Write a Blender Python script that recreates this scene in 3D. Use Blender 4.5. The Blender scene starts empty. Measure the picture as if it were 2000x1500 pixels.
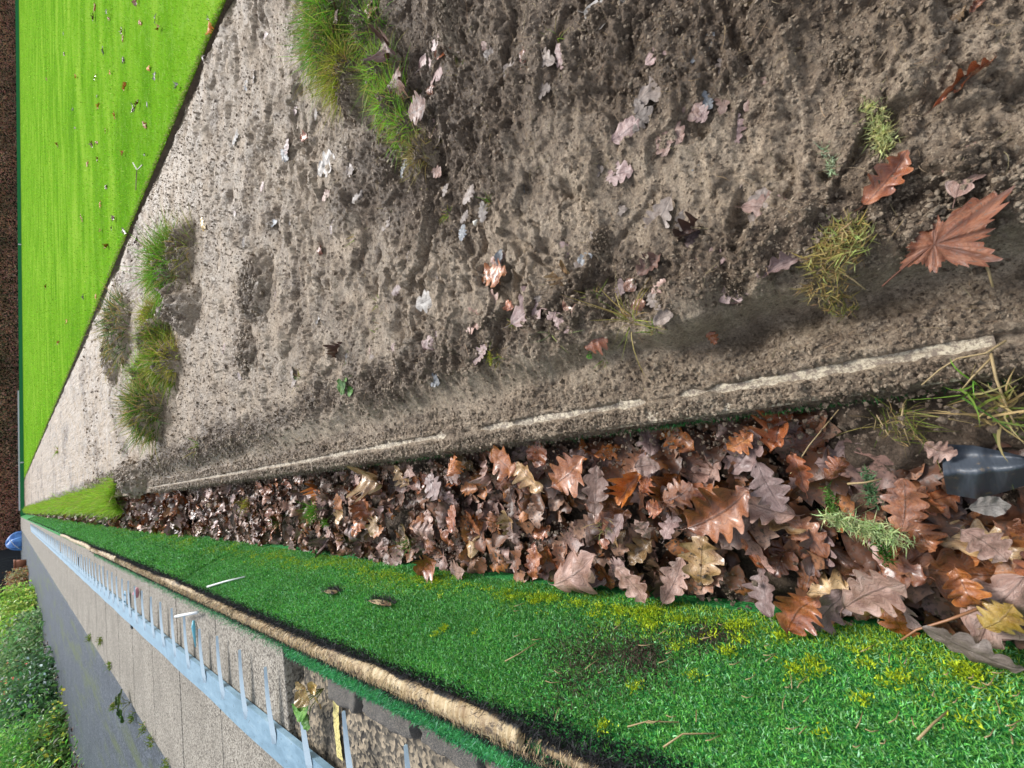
import bpy, math, random
import numpy as np
from mathutils import Matrix, Vector

# ---------------------------------------------------------------- camera, world, light
H = 0.75; F = 850.0
Yc = np.array([-250.0, 980.0, -F]); Yc /= np.linalg.norm(Yc)
_P2 = np.array([750.0, 987.0, -F]); Uc = np.cross(_P2, Yc); Uc /= np.linalg.norm(Uc)
if Uc[1] < 0: Uc = -Uc
R = np.array([np.cross(Yc, Uc), Yc, Uc])          # world axes in the (upright) camera's axes

def at(px, py, z=0.0):
    d = R @ np.array([750.0-py, 1000.0-px, -F]); t = (z-H)/d[2]
    return np.array([0, 0, H]) + t*d

scene = bpy.context.scene
cam_d = bpy.data.cameras.new('camera'); cam = bpy.data.objects.new('camera', cam_d)
scene.collection.objects.link(cam); scene.camera = cam
cx, cy, cz = R @ np.array([0, -1, 0]), R @ np.array([1, 0, 0]), R @ np.array([0, 0, 1])
cam.matrix_world = Matrix(((cx[0], cy[0], cz[0], 0), (cx[1], cy[1], cz[1], 0), (cx[2], cy[2], cz[2], H), (0, 0, 0, 1)))
cam_d.sensor_width = 36; cam_d.lens = F/2000*36
cam_d.clip_start = 0.02; cam_d.clip_end = 600
cam_d.dof.use_dof = True; cam_d.dof.focus_distance = 1.05; cam_d.dof.aperture_fstop = 9

world = bpy.data.worlds.new("World"); scene.world = world; world.use_nodes = True
wn = world.node_tree; wn.nodes.clear()
SUN_EL, SUN_AZ = math.radians(40), math.radians(38)      # azimuth from +Y towards +X
sky = wn.nodes.new('ShaderNodeTexSky'); sky.sky_type = 'NISHITA'; sky.sun_disc = False
sky.sun_elevation = SUN_EL; sky.sun_rotation = SUN_AZ; sky.air_density = 1.0; sky.dust_density = 1.5; sky.ozone_density = 1.0
hs = wn.nodes.new('ShaderNodeHueSaturation'); hs.inputs['Saturation'].default_value = 0.4
bg = wn.nodes.new('ShaderNodeBackground'); bg.inputs['Strength'].default_value = 0.15
wo = wn.nodes.new('ShaderNodeOutputWorld')
wn.links.new(sky.outputs[0], hs.inputs['Color']); wn.links.new(hs.outputs[0], bg.inputs[0]); wn.links.new(bg.outputs[0], wo.inputs[0])
sun_d = bpy.data.lights.new('sun', 'SUN'); sun_d.energy = 2.3; sun_d.angle = math.radians(20); sun_d.color = (1, .98, .95)
sun = bpy.data.objects.new('sun', sun_d); scene.collection.objects.link(sun)
sdir = Vector((math.sin(SUN_AZ)*math.cos(SUN_EL), math.cos(SUN_AZ)*math.cos(SUN_EL), math.sin(SUN_EL)))
sun.rotation_euler = sdir.to_track_quat('Z', 'Y').to_euler(); sun.location = (0, 5, 10)
scene.view_settings.view_transform = 'Standard'; scene.view_settings.look = 'None'
scene.view_settings.exposure = 0.70; scene.view_settings.gamma = 1

rng = np.random.default_rng(7); random.seed(7)
C = scene.collection

# ---------------------------------------------------------------- noise
def _h(ix, iy, s):
    n = (ix.astype(np.int64)*374761393 + iy.astype(np.int64)*668265263 + s*974634777) & 0xffffffff
    n = ((n ^ (n >> 13))*1274126177) & 0xffffffff
    n = ((n ^ (n >> 15))*2246822519) & 0xffffffff
    return ((n ^ (n >> 16)) & 0xffffff)/float(0xffffff)
def vn(x, y, s=0):
    x = np.asarray(x, float); y = np.asarray(y, float)
    ix, iy = np.floor(x), np.floor(y); fx, fy = x-ix, y-iy
    u = fx*fx*fx*(fx*(fx*6-15)+10); v = fy*fy*fy*(fy*(fy*6-15)+10)
    a, b, c, d = _h(ix, iy, s), _h(ix+1, iy, s), _h(ix, iy+1, s), _h(ix+1, iy+1, s)
    return (a+(b-a)*u)*(1-v)+(c+(d-c)*u)*v - .5
def fbm(x, y, o=4, s=0, g=.5):
    r = 0; a = 1; t = 0
    c, sn = .8, .6
    for k in range(o):
        r = r + a*vn(x, y, s+k*17); t += a
        x, y = (x*c-y*sn)*2.03+3.1, (x*sn+y*c)*2.03-1.7; a *= g
    return r/t*2          # about -1..1
def worley(x, y, s=0):
    x = np.asarray(x, float); y = np.asarray(y, float); ix, iy = np.floor(x), np.floor(y); best = np.full(x.shape, 9.)
    for dx in (-1, 0, 1):
        for dy in (-1, 0, 1):
            cx_, cy_ = ix+dx, iy+dy
            d = (cx_+_h(cx_, cy_, s)-x)**2 + (cy_+_h(cx_, cy_, s+5)-y)**2
            best = np.minimum(best, d)
    return np.sqrt(best)
def ss(a, b, x):
    t = np.clip((x-a)/(b-a), 0, 1); return t*t*(3-2*t)

# ---------------------------------------------------------------- mesh helpers
def mesh_np(name, V, faces, cols=None, uv=None, smooth=True):
    """faces: list of int arrays (n,k)"""
    me = bpy.data.meshes.new(name); V = np.asarray(V, np.float32)
    faces = [f for f in faces if len(f)]
    me.vertices.add(len(V)); me.vertices.foreach_set('co', V.ravel())
    li = np.concatenate([f.ravel() for f in faces]).astype(np.int32)
    tot = np.concatenate([np.full(len(f), f.shape[1]) for f in faces]); st = np.concatenate([[0], np.cumsum(tot)[:-1]]).astype(np.int32)
    me.loops.add(len(li)); me.loops.foreach_set('vertex_index', li)
    me.polygons.add(len(st)); me.polygons.foreach_set('loop_start', st)
    me.update(calc_edges=True)
    me.polygons.foreach_set('use_smooth', np.full(len(st), bool(smooth)))
    if cols is not None:
        c = np.ones((len(V), 4), np.float32); c[:, :cols.shape[1]] = cols
        a = me.color_attributes.new('Col', 'FLOAT_COLOR', 'POINT'); a.data.foreach_set('color', c.ravel())
    if uv is not None:
        l = me.uv_layers.new(name='UVMap'); l.data.foreach_set('uv', np.asarray(uv, np.float32)[li].ravel())
    return me
def grid_faces(nr, nc):
    i = np.arange(nr-1)[:, None]*nc+np.arange(nc-1)[None]
    return np.stack([i, i+1, i+nc+1, i+nc], -1).reshape(-1, 4)
def link(name, me, m=None, parent=None, **kw):
    o = bpy.data.objects.new(name, me); C.objects.link(o)
    if m is not None: o.data.materials.append(m)
    if parent is not None: o.parent = parent
    for k, v in kw.items(): o[k] = v
    return o
def empty(name, loc, label, cat, group=None):
    o = bpy.data.objects.new(name, None); C.objects.link(o); o.location = loc; o['label'] = label; o['category'] = cat
    if group: o['group'] = group
    return o
class MB:
    def __init__(s): s.V = []; s.F = {}; s.n = 0
    def add(s, V, Fs):
        V = np.asarray(V, float).reshape(-1, 3)
        for f in Fs: s.F.setdefault(len(f), []).append([i+s.n for i in f])
        s.V.append(V); s.n += len(V)
    def box(s, a, b, j=0):
        x0, y0, z0 = a; x1, y1, z1 = b
        V = np.array([[x0, y0, z0], [x1, y0, z0], [x1, y1, z0], [x0, y1, z0], [x0, y0, z1], [x1, y0, z1], [x1, y1, z1], [x0, y1, z1]], float)
        if j: V += rng.uniform(-j, j, V.shape)
        s.add(V, [(0, 3, 2, 1), (4, 5, 6, 7), (0, 1, 5, 4), (1, 2, 6, 5), (2, 3, 7, 6), (3, 0, 4, 7)])
    def tube(s, pts, r, n=6, cap=True):
        P = [Vector(p) for p in pts]; rr = r if hasattr(r, '__len__') else [r]*len(P); V = []
        for i, p in enumerate(P):
            t = (P[min(i+1, len(P)-1)]-P[max(i-1, 0)]).normalized()
            a = t.orthogonal().normalized() if i == 0 else (a - t*a.dot(t)).normalized()
            b = t.cross(a)
            for k in range(n):
                q = 2*math.pi*k/n; V.append(p+(a*math.cos(q)+b*math.sin(q))*rr[i])
        Fs = [(i*n+k, i*n+(k+1) % n, (i+1)*n+(k+1) % n, (i+1)*n+k) for i in range(len(P)-1) for k in range(n)]
        if cap: Fs += [tuple(range(n))[::-1], tuple((len(P)-1)*n+k for k in range(n))]
        s.add([tuple(v) for v in V], Fs)
    def mesh(s, name, smooth=False, loc=(0, 0, 0)):
        V = np.concatenate(s.V) - np.array(loc)
        return mesh_np(name, V, [np.array(f) for f in s.F.values()], smooth=smooth)

# ---------------------------------------------------------------- materials
def mat(name, base=(.5, .5, .5), rough=.6, spec=.5, metal=0):
    m = bpy.data.materials.new(name); m.use_nodes = True; nt = m.node_tree; b = nt.nodes['Principled BSDF']
    b.inputs['Base Color'].default_value = (*base, 1); b.inputs['Roughness'].default_value = rough
    b.inputs['Specular IOR Level'].default_value = spec; b.inputs['Metallic'].default_value = metal
    return m, nt, b
def N(nt, t, **kw):
    n = nt.nodes.new(t)
    for k, v in kw.items():
        if k in n.inputs.keys() if isinstance(k, str) else False: n.inputs[k].default_value = v
        else: setattr(n, k, v)
    return n
def noise(nt, scale, detail=6, rough=.6, vec=None, dist=0):
    n = nt.nodes.new('ShaderNodeTexNoise'); n.inputs['Scale'].default_value = scale; n.inputs['Detail'].default_value = detail
    n.inputs['Roughness'].default_value = rough; n.inputs['Distortion'].default_value = dist
    if vec is not None: nt.links.new(vec, n.inputs['Vector'])
    return n.outputs['Fac']
def ramp(nt, fac, stops, interp='LINEAR'):
    r = nt.nodes.new('ShaderNodeValToRGB'); r.color_ramp.interpolation = interp; e = r.color_ramp.elements
    while len(e) < len(stops): e.new(.5)
    for q, (p, c) in zip(e, stops): q.position = p; q.color = (*c, 1) if len(c) == 3 else c
    nt.links.new(fac, r.inputs[0]); return r.outputs[0]
def rampf(nt, fac, stops): return ramp(nt, fac, [(p, (v, v, v)) for p, v in stops])
def mix(nt, fac, a, b, mode='MIX'):
    n = nt.nodes.new('ShaderNodeMix'); n.data_type = 'RGBA'; n.blend_type = mode
    for s, v in ((n.inputs[0], fac), (n.inputs[6], a), (n.inputs[7], b)):
        if isinstance(v, (int, float)): s.default_value = v if s.type == 'VALUE' else (v, v, v, 1)
        elif isinstance(v, tuple): s.default_value = (*v, 1)
        else: nt.links.new(v, s)
    return n.outputs[2]
def bump(nt, b, h, strength=.5, dist=.003, prev=None):
    n = nt.nodes.new('ShaderNodeBump'); n.inputs['Strength'].default_value = strength; n.inputs['Distance'].default_value = dist
    nt.links.new(h, n.inputs['Height'])
    if prev is not None: nt.links.new(prev, n.inputs['Normal'])
    nt.links.new(n.outputs[0], b.inputs['Normal']); return n.outputs[0]
def objco(nt): return nt.nodes.new('ShaderNodeTexCoord').outputs['Object']
def mapping(nt, scale, vec=None):
    m = nt.nodes.new('ShaderNodeMapping'); m.inputs['Scale'].default_value = scale
    nt.links.new(vec if vec is not None else objco(nt), m.inputs[0]); return m.outputs[0]
def attr(nt, name='Col'):
    a = nt.nodes.new('ShaderNodeAttribute'); a.attribute_name = name; return a

def mud_mat(name, light=(.50, .40, .29), dark=(.175, .125, .083)):
    m, nt, b = mat(name, rough=.55, spec=.4)
    co = objco(nt); a = attr(nt).outputs['Color']                   # R = how loose the soil is
    sep = nt.nodes.new('ShaderNodeSeparateColor'); nt.links.new(a, sep.inputs[0])
    n1 = noise(nt, 9, 8, .65, co); n2 = noise(nt, 140, 6, .7, co); n3 = noise(nt, 420, 4, .7, co)
    smear = noise(nt, 3.0, 8, .7, mapping(nt, (2.2, 8, 1), co), .6)
    lc = ramp(nt, n1, [(.3, tuple(c*.78 for c in light)), (.52, light), (.75, (light[0]*1.12, light[1]*1.12, light[2]*1.14))])
    lc = mix(nt, rampf(nt, smear, [(.42, 0), (.68, .75)]), lc, (light[0]*.66, light[1]*.6, light[2]*.54))
    dc = ramp(nt, n2, [(.3, tuple(c*.55 for c in dark)), (.55, dark), (.75, tuple(c*1.9 for c in dark))])
    mm = nt.nodes.new('ShaderNodeMath'); mm.operation = 'ADD'; nt.links.new(sep.outputs[0], mm.inputs[0])
    nn = nt.nodes.new('ShaderNodeMath'); nn.operation = 'MULTIPLY_ADD'; nt.links.new(n2, nn.inputs[0]); nn.inputs[1].default_value = 1.3; nn.inputs[2].default_value = -.65
    nt.links.new(nn.outputs[0], mm.inputs[1])
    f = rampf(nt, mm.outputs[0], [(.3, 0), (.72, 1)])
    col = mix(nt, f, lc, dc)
    # dark specks painted into the mud colour as shade inside its pores
    vor = nt.nodes.new('ShaderNodeTexVoronoi'); vor.inputs['Scale'].default_value = 95; nt.links.new(mapping(nt, (1, 1.0, 1), co), vor.inputs['Vector'])
    sp = rampf(nt, vor.outputs['Distance'], [(.1, 1), (.27, 0)])
    spm = mix(nt, 1.0, sp, rampf(nt, noise(nt, 22, 4, .7, co), [(.48, 0), (.62, .6)]), 'MULTIPLY')
    col = mix(nt, spm, col, (.085, .062, .045))
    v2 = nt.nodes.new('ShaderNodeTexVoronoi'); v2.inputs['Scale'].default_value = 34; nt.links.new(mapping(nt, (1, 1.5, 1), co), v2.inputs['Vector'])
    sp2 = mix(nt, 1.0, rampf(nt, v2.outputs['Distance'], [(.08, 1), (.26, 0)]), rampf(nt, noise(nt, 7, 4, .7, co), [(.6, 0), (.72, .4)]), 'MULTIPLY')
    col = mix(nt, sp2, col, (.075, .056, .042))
    col = mix(nt, rampf(nt, noise(nt, 16, 6, .7, co), [(.48, 0), (.66, .6)]), col, (.225, .165, .115))
    grain = noise(nt, 240, 6, .85, co); g2 = noise(nt, 75, 6, .75, co)
    col = mix(nt, 1.0, col, ramp(nt, grain, [(.36, (.45, .43, .41)), (.5, (1, 1, 1)), (.64, (1.4, 1.38, 1.35))]), 'MULTIPLY')
    col = mix(nt, 1.0, col, ramp(nt, g2, [(.36, (.72, .70, .68)), (.52, (1, 1, 1)), (.68, (1.15, 1.15, 1.15))]), 'MULTIPLY')
    nt.links.new(col, b.inputs['Base Color'])
    nt.links.new(rampf(nt, n1, [(.38, .30), (.62, .7)]), b.inputs['Roughness'])
    p = bump(nt, b, g2, .9, .010); p = bump(nt, b, n2, .9, .006, p); bump(nt, b, n3, .7, .0025, p)
    return m
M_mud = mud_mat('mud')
M_soil = mud_mat('soil', (.24, .185, .135), (.14, .10, .07))

def blade_mat(name, rough=.45, trans=.35, spec=.4):
    m, nt, b = mat(name, rough=rough, spec=spec); a = attr(nt)
    nt.links.new(a.outputs['Color'], b.inputs['Base Color'])
    if trans:
        t = nt.nodes.new('ShaderNodeBsdfTranslucent'); nt.links.new(a.outputs['Color'], t.inputs[0])
        ms = nt.nodes.new('ShaderNodeMixShader'); ms.inputs[0].default_value = trans
        nt.links.new(b.outputs[0], ms.inputs[1]); nt.links.new(t.outputs[0], ms.inputs[2]); nt.links.new(ms.outputs[0], nt.nodes['Material Output'].inputs[0])
    return m
M_blade = blade_mat('grass_blades', .5, .35, .15); M_lawnblade = blade_mat('lawn_blades', .9, .45, .02); M_pile = blade_mat('synthetic_pile', .55, .15, .25); M_foliage = blade_mat('foliage', .42, .4, .5)

def leaf_mat(name, c1, c2, c3, spec=.7, mud=.62, rough=.22):
    """wet dead leaf: blotches, midrib and side veins from the UV map, soil specks"""
    m, nt, b = mat(name, rough=rough, spec=spec)
    b.inputs['Coat Weight'].default_value = .5 if rough < .3 else .08; b.inputs['Coat Roughness'].default_value = .2
    oi = nt.nodes.new('ShaderNodeObjectInfo'); uv = nt.nodes.new('ShaderNodeTexCoord').outputs['UV']
    add = nt.nodes.new('ShaderNodeVectorMath'); add.operation = 'ADD'; nt.links.new(uv, add.inputs[0])
    cmb = nt.nodes.new('ShaderNodeCombineXYZ'); mu = nt.nodes.new('ShaderNodeMath'); mu.operation = 'MULTIPLY'; mu.inputs[1].default_value = 37
    nt.links.new(oi.outputs['Random'], mu.inputs[0]); nt.links.new(mu.outputs[0], cmb.inputs[0]); nt.links.new(mu.outputs[0], cmb.inputs[2])
    nt.links.new(cmb.outputs[0], add.inputs[1]); v = add.outputs[0]
    col = ramp(nt, noise(nt, 2.2, 6, .7, v), [(.34, c1), (.5, c2), (.66, c3)])
    rnd = rampf(nt, oi.outputs['Random'], [(0, .55), (.5, .95), (1, 1.35)])
    col = mix(nt, 1.0, col, rnd, 'MULTIPLY')
    sx = nt.nodes.new('ShaderNodeSeparateXYZ'); nt.links.new(uv, sx.inputs[0])
    ax = nt.nodes.new('ShaderNodeMath'); ax.operation = 'SUBTRACT'; nt.links.new(sx.outputs[0], ax.inputs[0]); ax.inputs[1].default_value = .5
    ab = nt.nodes.new('ShaderNodeMath'); ab.operation = 'ABSOLUTE'; nt.links.new(ax.outputs[0], ab.inputs[0])
    rib = rampf(nt, ab.outputs[0], [(.012, 1), (.03, 0)])
    ph = nt.nodes.new('ShaderNodeMath'); ph.operation = 'MULTIPLY_ADD'; nt.links.new(ab.outputs[0], ph.inputs[0]); ph.inputs[1].default_value = -.75; nt.links.new(sx.outputs[1], ph.inputs[2])
    sn = nt.nodes.new('ShaderNodeMath'); sn.operation = 'MULTIPLY'; nt.links.new(ph.outputs[0], sn.inputs[0]); sn.inputs[1].default_value = 44
    si = nt.nodes.new('ShaderNodeMath'); si.operation = 'SINE'; nt.links.new(sn.outputs[0], si.inputs[0])
    vein = rampf(nt, si.outputs[0], [(.93, 0), (.99, .8)])
    vn_ = mix(nt, 1.0, rib, vein, 'LIGHTEN')
    col = mix(nt, mix(nt, 1.0, vn_, .55, 'MULTIPLY'), col, tuple(x*.35 for x in c1))
    dirt = rampf(nt, noise(nt, 26, 5, .75, v), [(.56, 0), (.64, 1)])
    big = rampf(nt, noise(nt, 1.3, 3, .6, v), [(.5-mud*.3, 0), (.72-mud*.3, 1)])
    col = mix(nt, mix(nt, 1.0, dirt, big, 'MULTIPLY'), col, (.10, .075, .055))
    nt.links.new(col, b.inputs['Base Color'])
    nt.links.new(rampf(nt, noise(nt, 5, 4, .6, v), [(.38, rough*.8), (.65, min(.8, rough*2.4))]), b.inputs['Roughness'])
    p = bump(nt, b, vein, .25, .0006); p = bump(nt, b, noise(nt, 9, 6, .7, v), .5, .004, p); p = bump(nt, b, noise(nt, 45, 4, .7, v), .4, .001, p); bump(nt, b, rib, .5, .0008, p)
    return m
LM = {
 'brown': leaf_mat('leaf_brown', (.10, .03, .012), (.24, .08, .028), (.36, .15, .065)),
 'dark': leaf_mat('leaf_dark', (.055, .026, .018), (.12, .052, .033), (.20, .10, .065), rough=.4),
 'pale': leaf_mat('leaf_pale', (.20, .10, .07), (.36, .215, .165), (.50, .35, .29), rough=.32),
 'tan': leaf_mat('leaf_tan', (.22, .11, .045), (.40, .24, .10), (.55, .38, .20)),
 'orange': leaf_mat('leaf_orange', (.20, .055, .012), (.40, .12, .02), (.55, .22, .05), mud=.15),
 'red': leaf_mat('leaf_red', (.14, .035, .014), (.30, .085, .025), (.42, .17, .07), mud=.15),
 'mauve': leaf_mat('leaf_mauve', (.18, .105, .095), (.31, .20, .18), (.42, .30, .27), mud=.8, rough=.32),
 'muddy': leaf_mat('leaf_muddy', (.15, .11, .085), (.24, .185, .15), (.31, .25, .21), mud=1.1, rough=.5),
 'grey': leaf_mat('leaf_grey', (.17, .18, .18), (.27, .28, .29), (.38, .39, .41), mud=.3, rough=.45),
 'white': leaf_mat('leaf_white', (.20, .17, .145), (.29, .26, .23), (.38, .355, .325), mud=.5, rough=.5),
 'bright': leaf_mat('leaf_bright', (.42, .12, .015), (.62, .22, .03), (.75, .35, .08), mud=.05, rough=.45, spec=.3),
 'rust': leaf_mat('leaf_rust', (.15, .038, .013), (.30, .085, .025), (.44, .19, .09), mud=.9, rough=.4),
 'yellow': leaf_mat('leaf_yellow', (.30, .15, .02), (.50, .30, .04), (.60, .42, .12), mud=.3),
 'green': leaf_mat('leaf_green', (.04, .12, .015), (.09, .24, .035), (.20, .36, .06), mud=.1, rough=.45, spec=.3),
}

# ---------------------------------------------------------------- the mud border between ditch and lawn
PITS = [at(*p, .03) for p in ((1155, 520), (1205, 540), (1190, 480), (348, 772), (850, 500), (1215, 100), (1385, 275), (1410, 150), (915, 395), (740, 560), (1440, 620), (650, 790), (495, 700), (1050, 470), (1130, 380), (700, 160), (475, 560))]
PITR = [.014, .022, .012, .13, .016, .016, .014, .018, .02, .03, .05, .03, .05, .02, .02, .02, .05]
def mud_loose(x, y):
    d = np.hypot(x, y-.2)
    f = fbm(x*2.3+4, y*2.0, 4, 3)*.9 + fbm(x*7, y*9, 3, 31)*.35
    ridge = np.exp(-((x-.19-.03*fbm(y*3, y*0, 2, 8))/.075)**2)
    far = ss(2.5, 6, y)*.2
    corner = ss(.32, .62, x-.1*y)*ss(1.35, .55, y)*.55
    l = .10+f*.70+ridge*.72+corner+far*.9
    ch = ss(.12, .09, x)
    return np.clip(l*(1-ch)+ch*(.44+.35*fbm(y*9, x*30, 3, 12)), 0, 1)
def mud_h(x, y, fine=True, ret=False):
    x = np.asarray(x, float); y = np.asarray(y, float)
    L = mud_loose(x, y)
    nr = ss(.75, .30, y)
    top = .045 + .016*fbm(x*2.2, y*2.2, 3, 40) + nr*.014
    xe = .130+.020*fbm(y*4, y*0+2, 3, 60)+.014*fbm(y*17, x*9, 3, 61)
    z = .003 + (top-.003)*ss(xe-.060+.045*nr, xe+.045-.025*nr, x)
    body = ss(.1, .2, x)
    z += body*(.010*fbm(x*6, y*7, 3, 90) + .0075*fbm(x*5, y*19+fbm(x*3, y*3, 2, 5)*2, 3, 120))
    z += body*.007*(1-np.abs(fbm(x*9, y*26, 3, 150)))**3
    z += np.exp(-((x-.2)/.06)**2)*.018*np.clip(fbm(y*7, x*7, 3, 77)+.3, 0, 1)
    for p, r in zip(PITS, PITR):
        q = ((x-p[0])**2/(r*1.25)**2+(y-p[1])**2/(r*.62)**2); z -= np.exp(-q*1.3)*r*.75
    if fine:
        zb = z.copy(); FL = ss(-.02, .22, fbm(x*5.2+2, y*7.5+fbm(x*2, y*2, 2, 701), 3, 700))*(1-.8*L)
        w = worley(x*75, y*75, 3); w2 = worley(x*190+.4*fbm(x*60, y*60, 2, 4), y*190, 9)
        d = np.maximum(np.hypot(x, y), .5); 
        rg = 1-np.abs(fbm(x*34+2*fbm(x*6, y*6, 2, 9), y*42, 4, 200))*1.6; rg2 = 1-np.abs(fbm(x*95, y*95, 3, 210))*1.6
        sm_ = ss(-.25, .25, fbm(x*4.2+9, y*5.2, 3, 620)); z += (.02+.20*sm_+L*.95)*(rg*.011+rg2*.0055) + L*(.5-w)*.003 + (.15+L*.5)*(.45-w2)*.0022 - .006*L
        z += (1-L)*.0045*fbm(x*22, y*60, 3, 230)+.0016*fbm(x*160, y*160, 2, 260)+.004*np.clip(fbm(x*12+3, y*30, 3, 270), 0, 1)*(.5-worley(x*60, y*90, 31))*3
        led = 0
        for k_, (sc, am) in enumerate(((4.5, .017), (8, .012), (15, .007))):
            wx = x*sc+1.1*fbm(x*sc*.9, y*sc, 3, 500+k_); wy = y*sc*1.7+1.1*fbm(x*sc, y*sc*.8, 3, 510+k_); led = led+am*(ss(-.03, .03, fbm(wx, wy, 3, 520+k_))-.5)*(1-.5*L)
        z += body*1.3*led*(1-.72*ss(.7, 3.5, y))+body*(1-L)*.0022*fbm(x*55, y*38, 4, 530)
        z -= .044*np.exp(-((x-.115)/.033)**2-((y-.05)/.13)**2)*(1+.4*fbm(x*30, y*30, 2, 540))
        pit = np.clip(.34-worley(x*42, y*48, 77), 0, 1)*ss(-.1, .25, fbm(x*6, y*6, 2, 300)); z -= pit*.010*body
        big = np.clip(worley(x*14, y*15, 401)-.05, 0, .6); z += body*(.15+L)*(.35-big)*.028
    if fine: z = zb+(z-zb)*(1-.80*FL)+FL*.004
    z -= ss(2.15, 2.28, x)*.030
    return (z, L) if ret else z
rows = [-.5]
while rows[-1] < 51:
    y = rows[-1]; d = math.sqrt(max(y, 0)**2+.3**2); rows.append(y+max(.0027, .0038*d**1.55 if d > .8 else .0027))
rows = np.array(rows); NC = 640
t = np.linspace(0, 1, NC); cols = .048+2.262*(t*.55+.45*t**2.2)
X, Y = np.meshgrid(cols, rows); Z, L = mud_h(X, Y, ret=True)
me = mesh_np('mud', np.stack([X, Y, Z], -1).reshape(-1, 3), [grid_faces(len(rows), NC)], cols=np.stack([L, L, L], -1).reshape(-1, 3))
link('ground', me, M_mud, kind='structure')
MZ = lambda x, y: float(mud_h(np.array([x]), np.array([y]), False)[0])

# crumbs of loose soil: irregular lumps lying over the mud and the board
def lumps(P, S, name, m, seed=0, colL=(.0, .8), raw=False):
    ico = bpy.data.meshes.new('t'); import bmesh; bm = bmesh.new(); bmesh.ops.create_icosphere(bm, subdivisions=1, radius=1); bm.to_mesh(ico); bm.free()
    bv = np.array([v.co[:] for v in ico.vertices]); bf = np.array([p.vertices[:] for p in ico.polygons]); bpy.data.meshes.remove(ico)
    n = len(P); r = np.random.default_rng(seed)
    V = bv[None]*(1+r.uniform(-.6, .45, (n, len(bv), 1)))*S[:, None, None]*r.uniform(.6, 1.25, (n, 1, 3))
    a = r.uniform(0, 6.28, n); c, s = np.cos(a)[:, None], np.sin(a)[:, None]
    V = np.stack([V[..., 0]*c-V[..., 1]*s, V[..., 0]*s+V[..., 1]*c, V[..., 2]*.8], -1)+P[:, None]
    Fs = (bf[None]+np.arange(n)[:, None, None]*len(bv)).reshape(-1, 3)
    L = np.repeat(r.uniform(*colL, n), len(bv))
    if raw: return V.reshape(-1, 3), Fs, L
    return mesh_np(name, V.reshape(-1, 3), [Fs], cols=np.stack([L]*3, -1), smooth=False)
n = 120000
yy = -.35+np.abs(rng.power(1, n))**2.4*9; xx = np.where(rng.random(n) < .38, rng.normal(.155, .055, n), .05+rng.random(n)*np.minimum(2.2, .55+yy*1.1))
keep = (xx > .05) & (rng.random(n) < mud_loose(xx, yy)**1.5*1.1); xx, yy = xx[keep], yy[keep]; n = len(xx)
sz = (.0009+.0036*rng.random(n)**5.5)*(1+np.maximum(yy, 0)*.35)
P = np.stack([xx, yy, mud_h(xx, yy)+sz*.25], -1)
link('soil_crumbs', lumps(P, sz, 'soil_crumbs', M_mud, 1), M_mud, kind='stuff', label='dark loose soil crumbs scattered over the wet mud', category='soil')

n = 46000; yy = -.3+rng.random(n)**1.5*4.2; xx = .06+rng.random(n)*np.minimum(2.2, .6+yy*1.1); sz = (.0008+.0026*rng.random(n)**4)*(1+np.maximum(yy, 0)*.4)
link('soil_crumbs', lumps(np.stack([xx, yy, mud_h(xx, yy)+sz*.2], -1), sz, 'soil', M_mud, 21, (-.3, .9)), M_mud, kind='stuff', label='tiny soil grains sprinkled over the smeared mud', category='soil')
# ---------------------------------------------------------------- board on the ditch edge
m_wood, nt, b = mat('board_wood', rough=.6)
w = noise(nt, 3, 8, .7, mapping(nt, (60, 4, 30)))
nt.links.new(mix(nt, rampf(nt, noise(nt, 130, 6, .8, objco(nt)), [(.44, 0), (.55, 1)]), ramp(nt, w, [(.3, (.32, .26, .17)), (.5, (.58, .50, .36)), (.7, (.74, .66, .50))]), (.20, .155, .115)), b.inputs['Base Color']); bump(nt, b, w, .5, .003)
board = MB()
ys = np.concatenate([np.arange(-.10, 2.5, .02), np.arange(2.5, 7.2, .1)])
V = []
for y_ in ys:
    w1 = .0235+.004*float(fbm(np.array([y_*6.]), np.array([1.]), 3, 2)[0]); w0 = -.012
    zt = .0035+.0012*float(fbm(np.array([y_*14.]), np.array([3.]), 3, 2)[0])
    V += [(w0, y_, -.12), (w0, y_, zt-.004), (w0+.004, y_, zt), (w1+.020, y_, zt), (w1+.024, y_, zt-.004), (w1+.024, y_, -.12)]
k = 6; nr = len(ys)
board.add(V, [(i*k+j, i*k+j+1, (i+1)*k+j+1, (i+1)*k+j) for i in range(nr-1) for j in range(k-1)]+[tuple(range(k)), tuple((nr-1)*k+j for j in range(k))[::-1]])
o = link('edging_board', board.mesh('edging_board'), m_wood); o['label'] = 'pale weathered timber board edging the ditch, half buried in mud'; o['category'] = 'edging board'
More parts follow.
